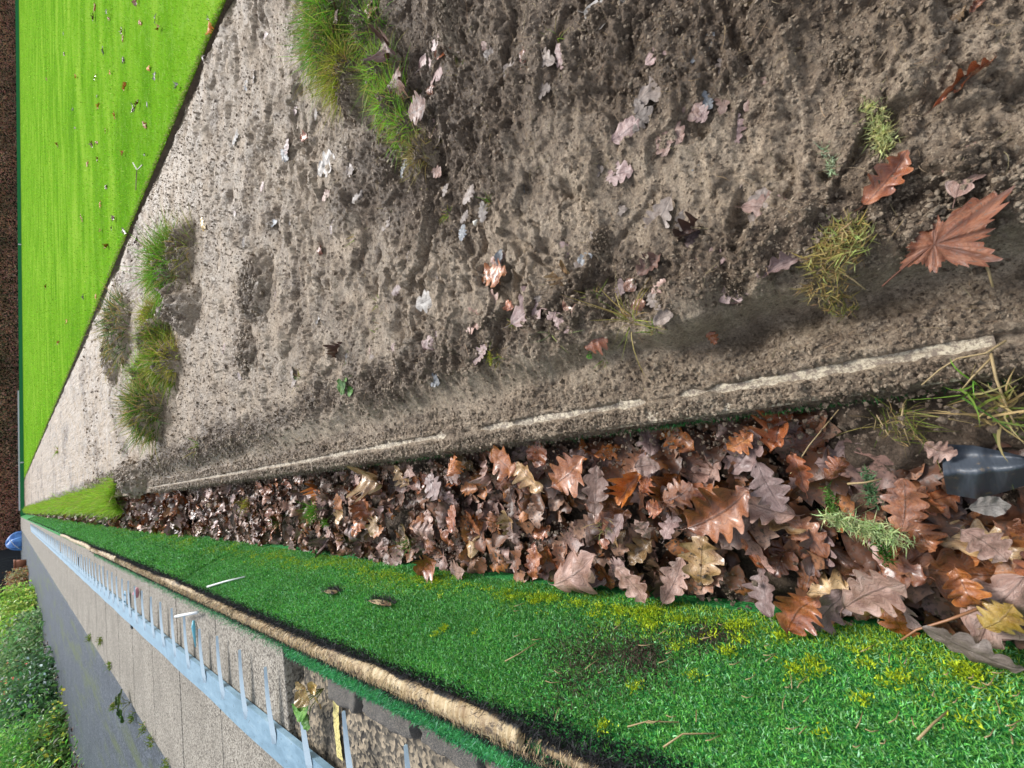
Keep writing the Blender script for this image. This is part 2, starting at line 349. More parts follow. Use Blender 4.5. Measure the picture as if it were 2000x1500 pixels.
# mud smeared over the top of the board, leaving a thin broken line of pale wood
ys = np.concatenate([np.arange(-.5, 2.4, .0035), np.arange(2.4, 7.2, .02)])
def band(x0, x1, nx, hfun, name):
    X, Y = np.meshgrid(np.linspace(x0, x1, nx), ys); Z, L = hfun(X, Y)
    return mesh_np(name, np.stack([X, Y, Z], -1).reshape(-1, 3), [grid_faces(len(ys), nx)], cols=np.stack([L, L, L], -1).reshape(-1, 3))
def over(X, Y):
    c = .030+.0035*fbm(Y*2.2, Y*0, 2, 5)                                  # centre of the exposed strip
    wd = .0046+.0030*fbm(Y*7, Y*0+1, 3, 15)+.0022*fbm(Y*60, X*90, 3, 16)
    gap = ss(.46, .6, fbm(Y*6.1+.4, Y*0, 3, 99)+.12*ss(.6, 2, Y)*-1)
    near = ss(.15, -.1, Y)
    wd = (wd+near*.0015)*(1-gap)-gap*.0035*(.4+fbm(Y*40, X*60, 2, 22))
    e = (np.abs(X-c)-wd)
    base = ss(-.0015, .004, e)
    fine = .0030*(.5-worley(X*150, Y*150, 4))+.005*fbm(X*40, Y*40, 3, 8)+.003*(.5-worley(X*330, Y*330, 7))
    Z = -.0015+base*(.0095+fine*1.5+.006*np.clip(fbm(X*22, Y*22, 3, 41), -.3, 1))
    g_ = ss(.041, .053, X); Z = Z*(1-g_)+(mud_h(np.maximum(X, .046), Y)[...]-.0015*ss(.050, .055, X)*3)*g_
    Z = np.where(X < -.006, Z-ss(-.006, -.02, X)*.03, Z)
    return Z, np.full(X.shape, .42)+.3*fbm(X*30, Y*18, 3, 70)
link('mud_smear', band(-.021, .055, 26, over, 'mud_smear'), M_mud, kind='stuff', label='crumbly mud smeared over the top of the edging board', category='mud')

n = 26000; yy = -.4+rng.random(n)**1.5*5; xx = np.where(rng.random(n) < .75, rng.uniform(-.024, .018, n), rng.uniform(.036, .07, n)); sz = (.0009+.0032*rng.random(n)**4)*(1+np.maximum(yy, 0)*.3)
zz = over(xx, yy)[0]*(xx < .05)+(xx >= .05)*mud_h(np.maximum(xx, .05), yy)[0:][:] if False else np.where(xx < .052, over(xx, yy)[0], mud_h(xx, yy))
link('soil_crumbs', lumps(np.stack([xx, yy, zz+sz*.2], -1), sz, 'soil', M_mud, 3), M_mud, kind='stuff', label='fine soil crumbs stuck along the edging board', category='soil')

# ---------------------------------------------------------------- ditch
ysd = np.concatenate([np.arange(-.5, 2.5, .006), np.arange(2.5, 49, .05)])
X, Y = np.meshgrid(np.linspace(-.40, .02, 90), ysd)
def ditch_z(X, Y): return -.098+.022*fbm(X*9, Y*7, 4, 11)+.008*fbm(X*45, Y*45, 3, 12)+ss(.06, 0, np.abs(X+.02)+0)*.012+.03*ss(-.04, .01, X)
Z = ditch_z(X, Y)+.062*ss(-.17, -.09, X)*ss(.16, .03, Y)*(1+.4*fbm(X*25, Y*25, 3, 71))*ss(0.0, -.02, X)
me = mesh_np('ditch_floor', np.stack([X, Y, Z], -1).reshape(-1, 3), [grid_faces(len(ysd), 90)], cols=np.full((X.size, 3), .8))
link('ditch_floor', me, M_soil, kind='structure')
m_water, nt, b = mat('ditch_water', (.03, .028, .024), .02, .9)
wt = MB()
for (x0, x1, y0, y1, z) in ((-.34, -.17, 6.9, 9.0, -.045), (-.34, -.2, 16, 22, -.045)):
    cxm, cym = (x0+x1)/2, (y0+y1)/2; pts = [(cxm+(x1-x0)/2*math.cos(a)*(1+.15*math.sin(3*a)), cym+(y1-y0)/2*math.sin(a)*(1+.12*math.cos(4*a)), z) for a in np.linspace(0, 2*math.pi, 28)[:-1]]
    wt.add(pts, [tuple(range(len(pts)))])
link('water', wt.mesh('water'), m_water, kind='structure')

# ---------------------------------------------------------------- leaves
def leaf_mesh(name, kind='oak', seed=0, curl=.5):
    r = np.random.default_rng(seed); nt_, ns = 34, 13
    T = np.linspace(0, 1, nt_); S = np.linspace(-1, 1, ns); S = np.sign(S)*np.abs(S)**.85
    if kind == 'oak':
        env = np.sin(np.pi*np.clip(T, 0, 1)**.72)**.75*(.62+.38*ss(0, .6, T)); nl = 4.4+r.random()
        def wf(T, sd): return .345*env*(1-.46*(.5-.5*np.cos(2*np.pi*(T*nl+ph[sd])))**2.3*ss(1, .88, T)*ss(.05, .25, T))
        ph = (r.random()*.3, .3+r.random()*.4)
    elif kind == 'beech':
        ph = (0, 0)
        def wf(T, sd): return .31*np.sin(np.pi*T**.85)**.8*(1+.03*np.cos(2*np.pi*T*16))
    else:                                                            # serrated
        ph = (0, .5)
        def wf(T, sd): return .30*np.sin(np.pi*T**.7)**.7*(1-.16*((T*11+ph[sd]) % 1))
    V = np.zeros((nt_, ns, 3)); 
    bend = r.uniform(-.25, .25); cu = curl*r.uniform(.4, 1.2)*(1 if r.random() < .7 else -1); cup = curl*r.uniform(-1, 1)
    wv = r.uniform(0, 6.28, 4)
    for j, s in enumerate(S):
        w = wf(T, int(s > 0))*abs(s); x = np.sign(s)*w
        y = T+ .07*abs(s)*np.sin(np.pi*T)
        z = cu*w*w*3.2 + cup*.35*((T-.5)**2-.08) + curl*.05*np.sin(T*13+wv[0]+2*np.sign(s))*abs(s) + curl*.03*np.sin(T*25+wv[1]+s*2)*abs(s)
        z = z+curl*.10*fbm(x*3.1+seed, T*3.1, 3, seed)+.03*fbm(x*7+seed, T*7, 2, seed+1)
        V[:, j] = np.stack([x*(1+.22*fbm(T*5+s*.6, T*0+s*.3+seed, 3, seed+2)*abs(s))+bend*(T-.5)**2, y-.5+.05*abs(s)*fbm(T*6, T*0+seed, 2, seed+4), z-.010*(abs(s) < .08)], -1)
    UV = np.stack(np.broadcast_arrays(S[None]*.5+.5, T[:, None]), -1).reshape(-1, 2)
    Vv = V.reshape(-1, 3); Fq = grid_faces(nt_, ns)
    # stalk
    st = []; L_ = r.uniform(.08, .2); base = V[0, ns//2]; n0 = len(Vv)
    for i in range(4):
        q = i/3; c = base+np.array([bend*.3*q*q, -L_*q, .02*q]); rr = .009*(1-.4*q)
        st += [c+np.array([rr, 0, 0]), c+np.array([0, 0, rr]), c-np.array([rr, 0, 0]), c-np.array([0, 0, rr])]
    sf = np.array([(n0+i*4+k, n0+i*4+(k+1) % 4, n0+(i+1)*4+(k+1) % 4, n0+(i+1)*4+k) for i in range(3) for k in range(4)])
    return mesh_np(name, np.concatenate([Vv, np.array(st)]), [np.concatenate([Fq, sf])], uv=np.concatenate([UV, np.tile([[.5, .02]], (16, 1))]))
def maple_mesh(name, seed=0, curl=.4, tips=None):
    """broad palmate leaf, jagged lobes, folded along its ribs"""
    r = np.random.default_rng(seed); tips = tips or [(0, .60), (58, .54), (-58, .50), (118, .34), (-118, .32)]
    na = 140; A = np.linspace(-math.pi, math.pi, na, endpoint=False); rad = np.full(na, .20)
    for d, l in tips:
        dd = np.abs((A-math.radians(d)+math.pi) % (2*math.pi)-math.pi); rad = np.maximum(rad, l*np.clip(1-dd/.66, 0, 1)**.55)
    rad *= 1-.20*((A*19/math.pi) % 1); rings = 9; V = [(0, 0, 0)]; UV = [(.5, .5)]
    for k in range(1, rings+1):
        q = k/rings; rr = rad*q
        near = np.min([np.abs((A-math.radians(d)+math.pi) % (2*math.pi)-math.pi) for d, l in tips], 0)
        z = -.015*np.exp(-(near/.06)**2)*q*(1-q)*2+near*rr*.35*curl+curl*.16*(rr**2)*np.sin(2*A+1)+.02*np.sin(A*7)*q+.05*q*fbm(np.sin(A)*rr*6+seed, np.cos(A)*rr*6, 3, seed+40)
        V += list(zip(np.sin(A)*rr, np.cos(A)*rr, z)); UV += list(zip(.5+near*q*.5, q*np.ones(na)))
    V = np.array(V); tri = np.array([(0, 1+i, 1+(i+1) % na) for i in range(na)])
    q = np.array([(1+k*na+i, 1+(k+1)*na+i, 1+(k+1)*na+(i+1) % na, 1+k*na+(i+1) % na) for k in range(rings-1) for i in range(na)])
    n0 = len(V); st = []
    for i in range(6):
        t_ = i/5; c = np.array([.04*t_*t_, -.5*t_, .02*t_]); rr = .008; st += [c+[rr, 0, 0], c+[0, 0, rr], c-[rr, 0, 0], c-[0, 0, rr]]
    sf = np.array([(n0+i*4+k, n0+i*4+(k+1) % 4, n0+(i+1)*4+(k+1) % 4, n0+(i+1)*4+k) for i in range(5) for k in range(4)])
    return mesh_np(name, np.concatenate([V, np.array(st)]), [tri, np.concatenate([q, sf])], uv=np.concatenate([np.array(UV), np.tile([[.5, .02]], (24, 1))]))
OAK = [leaf_mesh('oak_leaf', 'oak', i, .75) for i in range(12)]
OAKF = [leaf_mesh('oak_leaf', 'oak', i+50, .22) for i in range(6)]
BEE = [leaf_mesh('beech_leaf', 'beech', i+80, .55) for i in range(4)]
SER = [leaf_mesh('serrated_leaf', 'ser', i+120, .45) for i in range(3)]
CUR = [leaf_mesh('oak_leaf', 'oak', i+200, 1.9) for i in range(5)]
MAP = [maple_mesh('maple_leaf', 0, .12, [(0, .64), (70, .52), (183, .32), (128, .30), (-50, .30), (30, .42)]), maple_mesh('maple_leaf', 1, .8)]
_cache = {}
def leaf_variant(me, col):
    k = (me.name, col)
    if k not in _cache:
        m2 = me.copy(); m2.materials.append(LM[col]); _cache[k] = m2
    return _cache[k]
def put_leaf(me, col, pos, yaw, size, tilt=(0, 0), label='', cat='leaf', group=None, name='oak_leaf', flip=False, asp=1):
    o = bpy.data.objects.new(name, leaf_variant(me, col)); C.objects.link(o)
    o.location = pos; o.rotation_euler = (tilt[0]+(math.pi if flip else 0), tilt[1], yaw); o.scale = (size*asp, size, size)
    o['label'] = label; o['category'] = cat
    if group: o['group'] = group
    return o
def pix_leaf(p0, p1, me, col, label, z=None, lift=.006, tilt=(0, 0), asp=1, group=None, name='oak_leaf', surf='mud'):
    """leaf whose stalk end and tip stand at two photo points, laid on the ground there"""
    zz = .05 if z is None else z
    for _ in range(3):
        a, b_ = at(*p0, zz), at(*p1, zz); c = (a+b_)/2
        if z is None: zz = MZ(c[0], c[1])+lift
    d = b_-a; return put_leaf(me, col, (c[0], c[1], zz), math.atan2(-d[0], d[1]), float(np.hypot(d[0], d[1])), tilt, label, 'leaf', group, name, asp=asp)
def G(x): return x
A = [
 ((815,125),(888,112),OAKF[0],'mauve','pinkish oak leaf with dark midrib beside the large grass tuft',1.1),
 ((850,108),(884,84),OAK[1],'red','rusty curled leaf tucked behind the pinkish oak leaf by the grass tuft',1.2),
 ((1142,30),(1222,14),OAKF[1],'white','bleached grey-beige oak leaf on crumbly soil at the upper frame edge',1.1),
 ((1175,62),(1216,70),OAKF[5],'mauve','faint muddy leaf just below the bleached grey-beige oak leaf',1.2),
 ((1018,152),(1022,92),OAK[2],'red','salmon pink curled leaf on dark soil right of the large grass tuft',.9),
 ((1345,125),(1395,62),BEE[0],'grey','smooth blue-grey leaf smeared into the mud beside a pale torn leaf',.9),
 ((1320,125),(1362,112),OAKF[2],'tan','pale torn leaf touching the blue-grey leaf',1.3),
 ((1195,275),(1252,235),BEE[1],'mauve','rounded dusty pink leaf lying flat in the middle of the mud',1.25),
 ((1176,348),(1240,330),OAKF[3],'mauve','small mauve lobed leaf below the rounded dusty pink leaf',1.0),
 ((1418,330),(1446,372),OAKF[4],'muddy','pale leaf half sunk in the mud near a dark hollow',1.1),
 ((1315,385),(1265,460),OAKF[0],'muddy','mud-coated oak leaf with one brown lobe lying mid border',1.15),
 ((1315,470),(1390,428),CUR[0],'dark','dark brown curled leaf casting a shadow beside the mud-coated oak leaf',.8),
 ((935,538),(992,532),OAK[3],'orange','bright orange-brown leaf standing out on pale mud',1.1),
 ((974,520),(978,486),BEE[2],'grey','small blue-grey leaf touching the bright orange-brown leaf',1.0),
 ((1085,520),(1116,556),CUR[1],'tan','folded tan leaf curled like a shell',1.4),
 ((1245,540),(1292,495),OAK[4],'dark','dark purple-red wet leaf beside a deep pit',1.1),
 ((1222,545),(1240,570),BEE[3],'brown','small brown leaf stuck at the side of the deep pit',1.3),
 ((1000,635),(1078,560),OAKF[1],'mauve','large mauve oak leaf pressed flat with silvery veins',1.0),
 ((945,565),(975,608),OAK[5],'pale','pale leaf with a rusty shoulder below the bright orange-brown leaf',1.2),
 ((988,588),(1002,606),OAK[6],'red','little rust-red leaf tip showing from the mud',1.4),
 ((1104,580),(1128,618),SER[0],'brown','small brown pleated leaf below the folded tan leaf',1.1),
 ((1138,680),(1188,655),OAK[7],'red','shiny red-brown leaf on the crumbly ridge above the board',1.35),
 ((1070,625),(1088,600),OAKF[5],'mauve','tiny star-shaped mauve leaf under the pleated brown leaf',1.2),
 ((1100,510),(1098,470),OAKF[2],'mauve','soft pink leaf flattened above the folded tan leaf',1.3),
 ((1395,585),(1470,528),OAKF[3],'mauve','broad pinkish-grey oak leaf pressed at the lip of the hollow',1.3),
 ((1425,590),(1450,572),BEE[0],'pale','small rounded leaf hanging over the lip of the dark hollow',1.5),
 ((1480,540),(1565,498),OAK[8],'mauve','long purplish folded leaf beside the flattened yellow-green tuft',.75),
 ((1375,640),(1400,672),OAK[9],'red','rust-red leaf half buried in the dark hollow',.9),
 ((1690,405),(1778,295),OAK[10],'red','glossy orange-brown oak leaf in the near mud',.95),
 ((1862,392),(1905,272),OAKF[4],'pale','pale two-tone oak leaf with a red midrib near the frame edge',.95),
 ((1820,212),(1945,112),CUR[2],'red','thin dark red leaf folded edgeways in the near mud',.35),
 ((1842,50),(1888,16),CUR[3],'tan','cream curled leaf tip near the corner of the border',1.0),
 ((1895,25),(1925,-10),CUR[4],'red','dark red leaf at the frame edge in the corner of the border',1.0),
 ((1780,75),(1822,40),BEE[1],'muddy','muddy leaf fragment beside the cream curled leaf tip',.9),
 ((820,690),(860,640),OAK[11],'mauve','ragged mauve leaf standing slightly proud of the mud',.9),
 ((925,712),(948,672),OAKF[0],'mauve','mauve leaf beside the yellow moss scrap on the border edge',1.0),
 ((895,640),(945,618),OAKF[1],'pale','pale star-like oak leaf below the pale leaf with a rusty shoulder',1.1),
 ((905,400),(925,360),OAKF[2],'muddy','muddy mauve leaf overhanging a little ledge',1.1),
 ((815,600),(862,570),OAKF[5],'white','round greyish-white crinkled leaf in the middle distance',1.1),
 ((1020,345),(1022,385),BEE[2],'grey','slate-grey sliver of leaf by a narrow groove',.7),
 ((620,335),(655,305),OAKF[3],'white','white-backed split leaf lying in the middle distance',1.0),
 ((785,350),(792,315),BEE[3],'grey','small grey leaf between the grass tuft and the mud ledge',.7),
 ((612,500),(630,485),OAK[0],'red','small rust leaf with a white edge in the middle distance',1.0),
 ((588,270),(602,266),OAK[1],'red','tiny rust leaf alone on pale mud beyond the big tuft',1.0),
 ((570,230),(582,208),OAKF[4],'mauve','faint pink leaf beyond the tiny rust leaf',.8),
 ((392,432),(402,446),SER[1],'yellow','small orange and yellow leaf on far mud near the lawn',1.3),
 ((455,285),(462,250),OAKF[5],'white','white leaf near the lawn edge',.8),
 ((672,715),(686,672),OAKF[0],'white','whitish torn leaf curving up from a ridge',.6),
 ((620,632),(632,600),BEE[0],'white','narrow cream leaf standing in a groove',.5),
 ((655,700),(668,668),CUR[1],'dark','dark brown leaf beside the whitish torn leaf',.6),
 ((1232,600),(1262,590),BEE[1],'brown','brown glossy leaf under thin straw stalks',1.2),
 ((1275,575),(1300,545),OAKF[2],'pale','pale leaf behind the yellow-green grass stalk',1.2),
 ((1275,630),(1315,610),BEE[2],'muddy','mud-filmed leaf sliding off the ridge',1.1),
 ((1240,200),(1330,130),OAKF[3],'muddy','large mauve-grey leaf remnant smeared into the upper mud',1.0),
 ((1240,195),(1262,240),OAKF[1],'muddy','small whitish leaf end above the rounded dusty pink leaf',.7),
]
for p0, p1, me_, col, lab, asp in A:
    curled = me_ in CUR or me_ in OAK
    pix_leaf(p0, p1, me_, col, lab, lift=.009 if curled else .0075, tilt=(rng.uniform(-.1, .1), rng.uniform(-.12, .12)), asp=asp)
# the big maple leaf on the near edge
c = (at(1825, 475, .075)); o = put_leaf(MAP[0], 'rust', (c[0], c[1], .070), math.radians(-153), .120, (.06, -.10), 'big rust-orange torn leaf with two jagged lobes on the near mud', name='maple_leaf')

for p0, p1, me_, col, lab, z in (((640, 25), (668, 42), OAK[3], 'dark', 'dark brown leaf caught deep in the large grass tuft', .10), ((700, 8), (722, 60), OAK[7], 'brown', 'brown strip of leaf standing in the large grass tuft', .08), ((738, 85), (772, 105), CUR[2], 'dark', 'dark curled leaf at the soil side of the large grass tuft', .09), ((752, 165), (795, 150), OAK[9], 'dark', 'dark leaf lying on the middle of the large grass tuft', .09), ((792, 225), (838, 205), OAKF[1], 'dark', 'broad brown leaf on the right side of the large grass tuft', .085), ((830, 180), (848, 172), OAK[2], 'red', 'small rust-red leaf just right of the large grass tuft', .07)):
    pix_leaf(p0, p1, me_, col, lab, z=z, tilt=(.2, .2), asp=1.2)
# pressed muddy leaves scattered over the border
for i in range(110):
    px, py = rng.uniform(420, 1500), rng.uniform(60, 760)
    p = at(px, py, .05)
    if p[0] > 2.2 or p[0] < .17: continue
    if np.hypot(px-720, (py-130)) < 130: continue
    col = ['mauve', 'muddy', 'muddy', 'muddy', 'mauve', 'pale', 'muddy', 'grey'][i % 8]
    put_leaf(OAKF[i % 6], col, (p[0], p[1], MZ(p[0], p[1])+.0055), rng.uniform(0, 6.28), rng.uniform(.03, .055)*(1+.2*p[1]), (rng.uniform(-.12, .12), rng.uniform(-.12, .12)),
             'pale muddy leaf fragment pressed into the bare mud', group='muddy leaf fragments pressed into the border', name='leaf_fragment', cat='leaf fragment')

# leaves filling the ditch
DL = []
cand = [(rng.uniform(-.335, -.035), -.22+4.6*rng.random()**2.0) for _ in range(262)]
cols_ = ['brown']*6+['dark']*1+['pale']*7+['mauve']*6+['tan']*2+['orange']*4+['red']*6
for i, (x, y) in enumerate(cand):
    me_ = (OAK+OAK+CUR[:3]+OAKF+OAKF+BEE[:1]+OAK[:5])[rng.integers(0, 12+12+3+6+6+1+5)]
    col = cols_[rng.integers(0, len(cols_))]
    sz = rng.uniform(.058, .100)*(1.0 if y < 1 else 1.05)
    hgt = -.066+.042*rng.random()+.012*float(fbm(np.array([x*5.]), np.array([y*5.]), 2, 7)[0])
    tl = .30
    if x > -.15 and y < .10 and rng.random() < .85: continue
    nm = {'beech_leaf': 'beech_leaf', 'serrated_leaf': 'serrated_leaf'}.get(me_.name.split('.')[0], 'oak_leaf')
    word = {'brown': 'brown', 'dark': 'dark brown', 'pale': 'pale pinkish', 'mauve': 'mauve-grey', 'tan': 'tan', 'orange': 'orange', 'red': 'rust-red'}[col]
    put_leaf(me_, col, (x, y, hgt), rng.uniform(0, 6.28), sz, (rng.normal(0, tl), rng.normal(0, tl)), 'wet %s fallen leaf among the leaves filling the ditch' % word,
             group='wet %s leaves in the ditch' % word, name=nm, asp=rng.uniform(.85, 1.25))
B = [
 ((1475,905),(1525,1000),OAKF[1],'mauve','large greyish oak leaf with dark soil specks in the ditch',1.15,-.02,(0,0)),
 ((1080,1150),(1160,1095),OAK[2],'pale','pale pink oak leaf with wavy lobes lying by the turf bank',1.1,-.012,(.1,-.2)),
 ((1205,1100),(1262,1180),OAKF[3],'pale','lilac-grey oak leaf drooping onto the turf bank foot',1.1,-.005,(-.1,.15)),
 ((1240,910),(1290,908),SER[0],'pale','small salmon oval leaf shining among dark leaves',1.25,-.012,(0,.1)),
 ((950,880),(1015,925),OAK[3],'orange','orange-brown oak leaf near the far side of the ditch by the mud',1.2,-.015,(.1,.1)),
 ((1075,955),(1140,900),OAK[5],'brown','broad brown oak leaf with dark veins',1.3,-.012,(.1,0)),
 ((1055,960),(1010,905),OAK[8],'tan','tan oak leaf with a dark midrib beside the broad brown leaf',1.1,-.01,(.1,0)),
 ((1160,1010),(1165,905),OAKF[4],'pale','long pink wrinkled leaf running across the ditch',.8,-.005,(0,.2)),
 ((1300,985),(1355,950),OAKF[2],'brown','dull brown broad leaf with a bent stalk',1.4,-.012,(0,0)),
 ((1345,1040),(1468,965),OAK[4],'brown','large dull brown leaf arching over orange ones',1.1,-.012,(.05,-.1)),
 ((1380,1020),(1425,950),OAK[9],'orange','bright amber leaf cupped under the large dull brown leaf',1.1,-.02,(.2,.3)),
 ((1260,985),(1295,1000),OAK[10],'red','deep rust-red torn leaf in the middle of the ditch',1.8,-.004,(.3,0)),
 ((1250,920),(1200,985),CUR[0],'orange','golden curled leaf piece with a drop on it',.9,-.012,(0,0)),
 ((1270,1060),(1245,1010),OAK[11],'pale','pale crumpled leaf standing upright',1.1,0,(.5,.2)),
 ((1620,940),(1650,890),OAK[0],'red','glossy rust leaf leaning on soil near the straw',1.1,-.012,(.2,.3)),
 ((1765,1040),(1770,935),OAKF[5],'brown','brown oak leaf with a pale midrib standing on dark soil',1.1,-.012,(0,0)),
 ((1800,870),(1868,890),OAK[4],'pale','crinkled leaf lying against the black plastic',1.5,-.012,(0,.2)),
 ((1575,960),(1545,880),OAK[6],'red','narrow reddish leaf beside the greyish oak leaf',.8,-.006,(.1,.2)),
 ((1640,1185),(1760,1130),OAKF[0],'pale','large lilac oak leaf with deep side veins on the ditch edge',1.2,.0,(.1,.1)),
 ((1530,1230),(1585,1160),OAK[1],'red','orange-red shining leaf touching the turf bank',1.4,-.002,(.1,.1)),
 ((1860,1110),(1910,1190),CUR[4],'orange','shiny ribbed orange leaf fanned out in the near ditch',1.3,-.004,(.1,.1)),
 ((1925,1235),(1985,1185),OAK[7],'yellow','mustard yellow leaf at the near end of the ditch',1.5,.006,(.1,0)),
 ((1800,1235),(2000,1310),OAKF[2],'muddy','long brown-grey leaf trailing over the turf bank in the foreground',.7,.012,(.1,.3)),
 ((1880,1030),(1975,1095),OAKF[3],'pale','broad pale rust-blotched leaf in the near ditch',1.3,-.01,(0,.1)),
 ((1990,1120),(1900,1260),OAK[2],'pale','pinkish leaf under the mustard yellow leaf',1.0,-.01,(0,.1)),
 ((1420,880),(1470,850),OAK[5],'orange','orange-brown leaf under the overhanging board edge',1.3,-.03,(0,.1)),
 ((705,930),(745,945),CUR[1],'tan','cream and orange curled leaf in the middle ditch',1.4,-.012,(0,0)),
 ((720,1045),(740,1010),OAK[3],'tan','straw-coloured leaf beside a green sprig in the ditch',1.0,-.01,(0,0)),
 ((815,1120),(850,1090),OAK[8],'red','rust leaf touching the mossy turf edge',1.2,-.005,(.1,.3)),
 ((870,925),(900,890),OAK[9],'orange','amber leaf at the ditch edge below the mud',1.2,-.01,(.2,0)),
]
for p0, p1, me_, col, lab, asp, z, tl in B:
    if asp == 0:
        c = at((p0[0]+p1[0])/2, (p0[1]+p1[1])/2, z); put_leaf(me_, col, c, 2.2, .1, tl, lab, name='maple_leaf')
    else: pix_leaf(p0, p1, me_, col, lab, z=z+.004, tilt=tl, asp=asp)

# the uncounted litter: deeper layer and the far ditch, in one mesh
def litter(n, xr, yf, zf, szf, tilt, cols, seed):
    r = np.random.default_rng(seed); src = []
    for k in range(6):
        m_ = OAK[k]; V0 = np.array([v.co[:] for v in m_.vertices])[:34*13].reshape(34, 13, 3)[::3, ::3]; src.append(V0.reshape(-1, 3))
    f0 = grid_faces(12, 5); Vs = []; Fs = []; Cs = []; nv = 60
    for i in range(n):
        y = yf(r); x = r.uniform(*xr); s = szf(r, y); a = r.uniform(0, 6.28); rx, ry = r.normal(0, tilt, 2)
        Mx = (Matrix.Rotation(a, 3, 'Z') @ Matrix.Rotation(rx, 3, 'X') @ Matrix.Rotation(ry, 3, 'Y'))
        Vs.append(src[i % 6]@np.array(Mx).T*s+np.array([x, y, zf(r, x, y)])); Fs.append(f0+i*nv); c = np.array(cols[r.integers(len(cols))])*r.uniform(.5, 1.3); Cs.append(np.tile(c, (nv, 1)))
    return mesh_np('litter', np.concatenate(Vs), [np.concatenate(Fs)], cols=np.concatenate(Cs))
m_lit, nt, b = mat('wet_litter', rough=.42, spec=.5); a_ = attr(nt).outputs['Color']; co = objco(nt)
nt.links.new(mix(nt, rampf(nt, noise(nt, 160, 5, .7, co), [(.5, 0), (.62, .8)]), a_, (.07, .05, .04)), b.inputs['Base Color']); bump(nt, b, noise(nt, 200, 4, .6, co), .4, .002)
LC = [(.10, .04, .02), (.17, .07, .035), (.28, .13, .07), (.34, .2, .16), (.38, .26, .22), (.07, .04, .03), (.34, .11, .03), (.24, .15, .11), (.36, .16, .05)]
lit = litter(1500, (-.34, -.02), lambda r: -.5+5.2*r.random()**1.6, lambda r, x, y: -.090+.040*r.random(), lambda r, y: r.uniform(.05, .09), .30, LC[:4]+[(.34, .13, .04), (.3, .17, .11)], 5)
link('leaf_litter', lit, m_lit, kind='stuff', label='deep layer of broken wet leaves filling the ditch', category='leaf litter')
lit = litter(2600, (-.34, .0), lambda r: 3.8*math.exp(r.random()*2.45), lambda r, x, y: -.075+.045*r.random(), lambda r, y: r.uniform(.08, .15), .5, LC+[(.4, .13, .03), (.4, .3, .25), (.4, .3, .25)], 6)
link('leaf_litter', lit, m_lit, kind='stuff', label='far stretch of the ditch filled with small brown leaves', category='leaf litter')
n = 26000
xx = rng.uniform(-.34, -.01, n); yy = -.4+rng.random(n)**1.5*4; wgt = ss(-.12, -.03, xx)*.8+.12+.9*ss(.05, .3, fbm(xx*9, yy*6, 3, 66)); k = rng.random(n) < wgt; xx, yy = xx[k], yy[k]; n = len(xx)
sz = .0011+.0042*rng.random(n)**4
link('soil_crumbs', lumps(np.stack([xx, yy, -.075+.03*ss(-.12, -.02, xx)+.035*rng.random(n)+.030*ss(-.17, -.09, xx)*ss(.16, .03, yy)], -1), sz, 'soil', M_soil, 8), M_soil, kind='stuff', label='dark soil crumbs fallen among the ditch leaves', category='soil')

# ---------------------------------------------------------------- blades
def blades(P, D, Ln, W, bend, col, seg=3, name='blades', tipcol=None):
    """P base (n,3), D growth direction (n,3), Ln length, W width, bend vector (n,3), col (n,3)"""
    n = len(P); D = D/np.linalg.norm(D, axis=1, keepdims=True)
    side = np.cross(D, rng.normal(size=(n, 3))); side /= np.linalg.norm(side, axis=1, keepdims=True)
    V = np.zeros((n, 2*seg+1, 3)); Cc = np.zeros((n, 2*seg+1, 3)); tipcol = col if tipcol is None else tipcol
    for k in range(seg+1):
        q = k/seg; c = P+D*(Ln*q)[:, None]+bend*(q*q*Ln)[:, None]; cc = col*(1-q)+tipcol*q
        if k < seg:
            w = (W*(1-q**1.5*.75))[:, None]*.5; V[:, 2*k] = c-side*w; V[:, 2*k+1] = c+side*w; Cc[:, 2*k] = cc; Cc[:, 2*k+1] = cc
        else: V[:, 2*seg] = c; Cc[:, 2*seg] = cc
    o = np.arange(n)[:, None]*(2*seg+1)
    q = np.concatenate([np.stack([o[:, 0]+2*k, o[:, 0]+2*k+1, o[:, 0]+2*k+3, o[:, 0]+2*k+2], -1) for k in range(seg-1)]) if seg > 1 else np.zeros((0, 4), int)
    t_ = np.stack([o[:, 0]+2*seg-2, o[:, 0]+2*seg-1, o[:, 0]+2*seg], -1)
    return mesh_np(name, V.reshape(-1, 3), [q, t_], cols=Cc.reshape(-1, 3))
def vary(base, n, a=.35, hue=.12):
    b_ = np.array(base)[None]*(1+rng.uniform(-a, a, (n, 1))); return np.clip(b_*(1+rng.uniform(-hue, hue, (n, 3))), .002, .9)

n = 5200; yy = -.3+rng.random(n)**1.4*2.6; xx = .03+rng.random(n)*np.minimum(1.6, .5+yy*1.0); a = rng.uniform(0, 6.28, n); k = rng.random(n) < .15+.85*mud_loose(np.maximum(xx, .05), yy); xx, yy, a = xx[k], yy[k], a[k]; n = len(xx)
Dd = np.stack([np.cos(a), np.sin(a), rng.uniform(-.1, .35, n)], -1); zz = mud_h(np.maximum(xx, .05), yy)
link('root_hairs', blades(np.stack([xx, yy, zz+.002], -1), Dd, rng.uniform(.006, .026, n)*(1+.2*yy), np.full(n, .0006)*(1+.7*np.maximum(yy, 0)), rng.normal(0, .5, (n, 3))*[1, 1, .3], vary((.36, .27, .16), n, .5, .1), seg=4), M_blade, kind='stuff', label='fine pale roots and dead grass strands lying in the mud', category='roots')
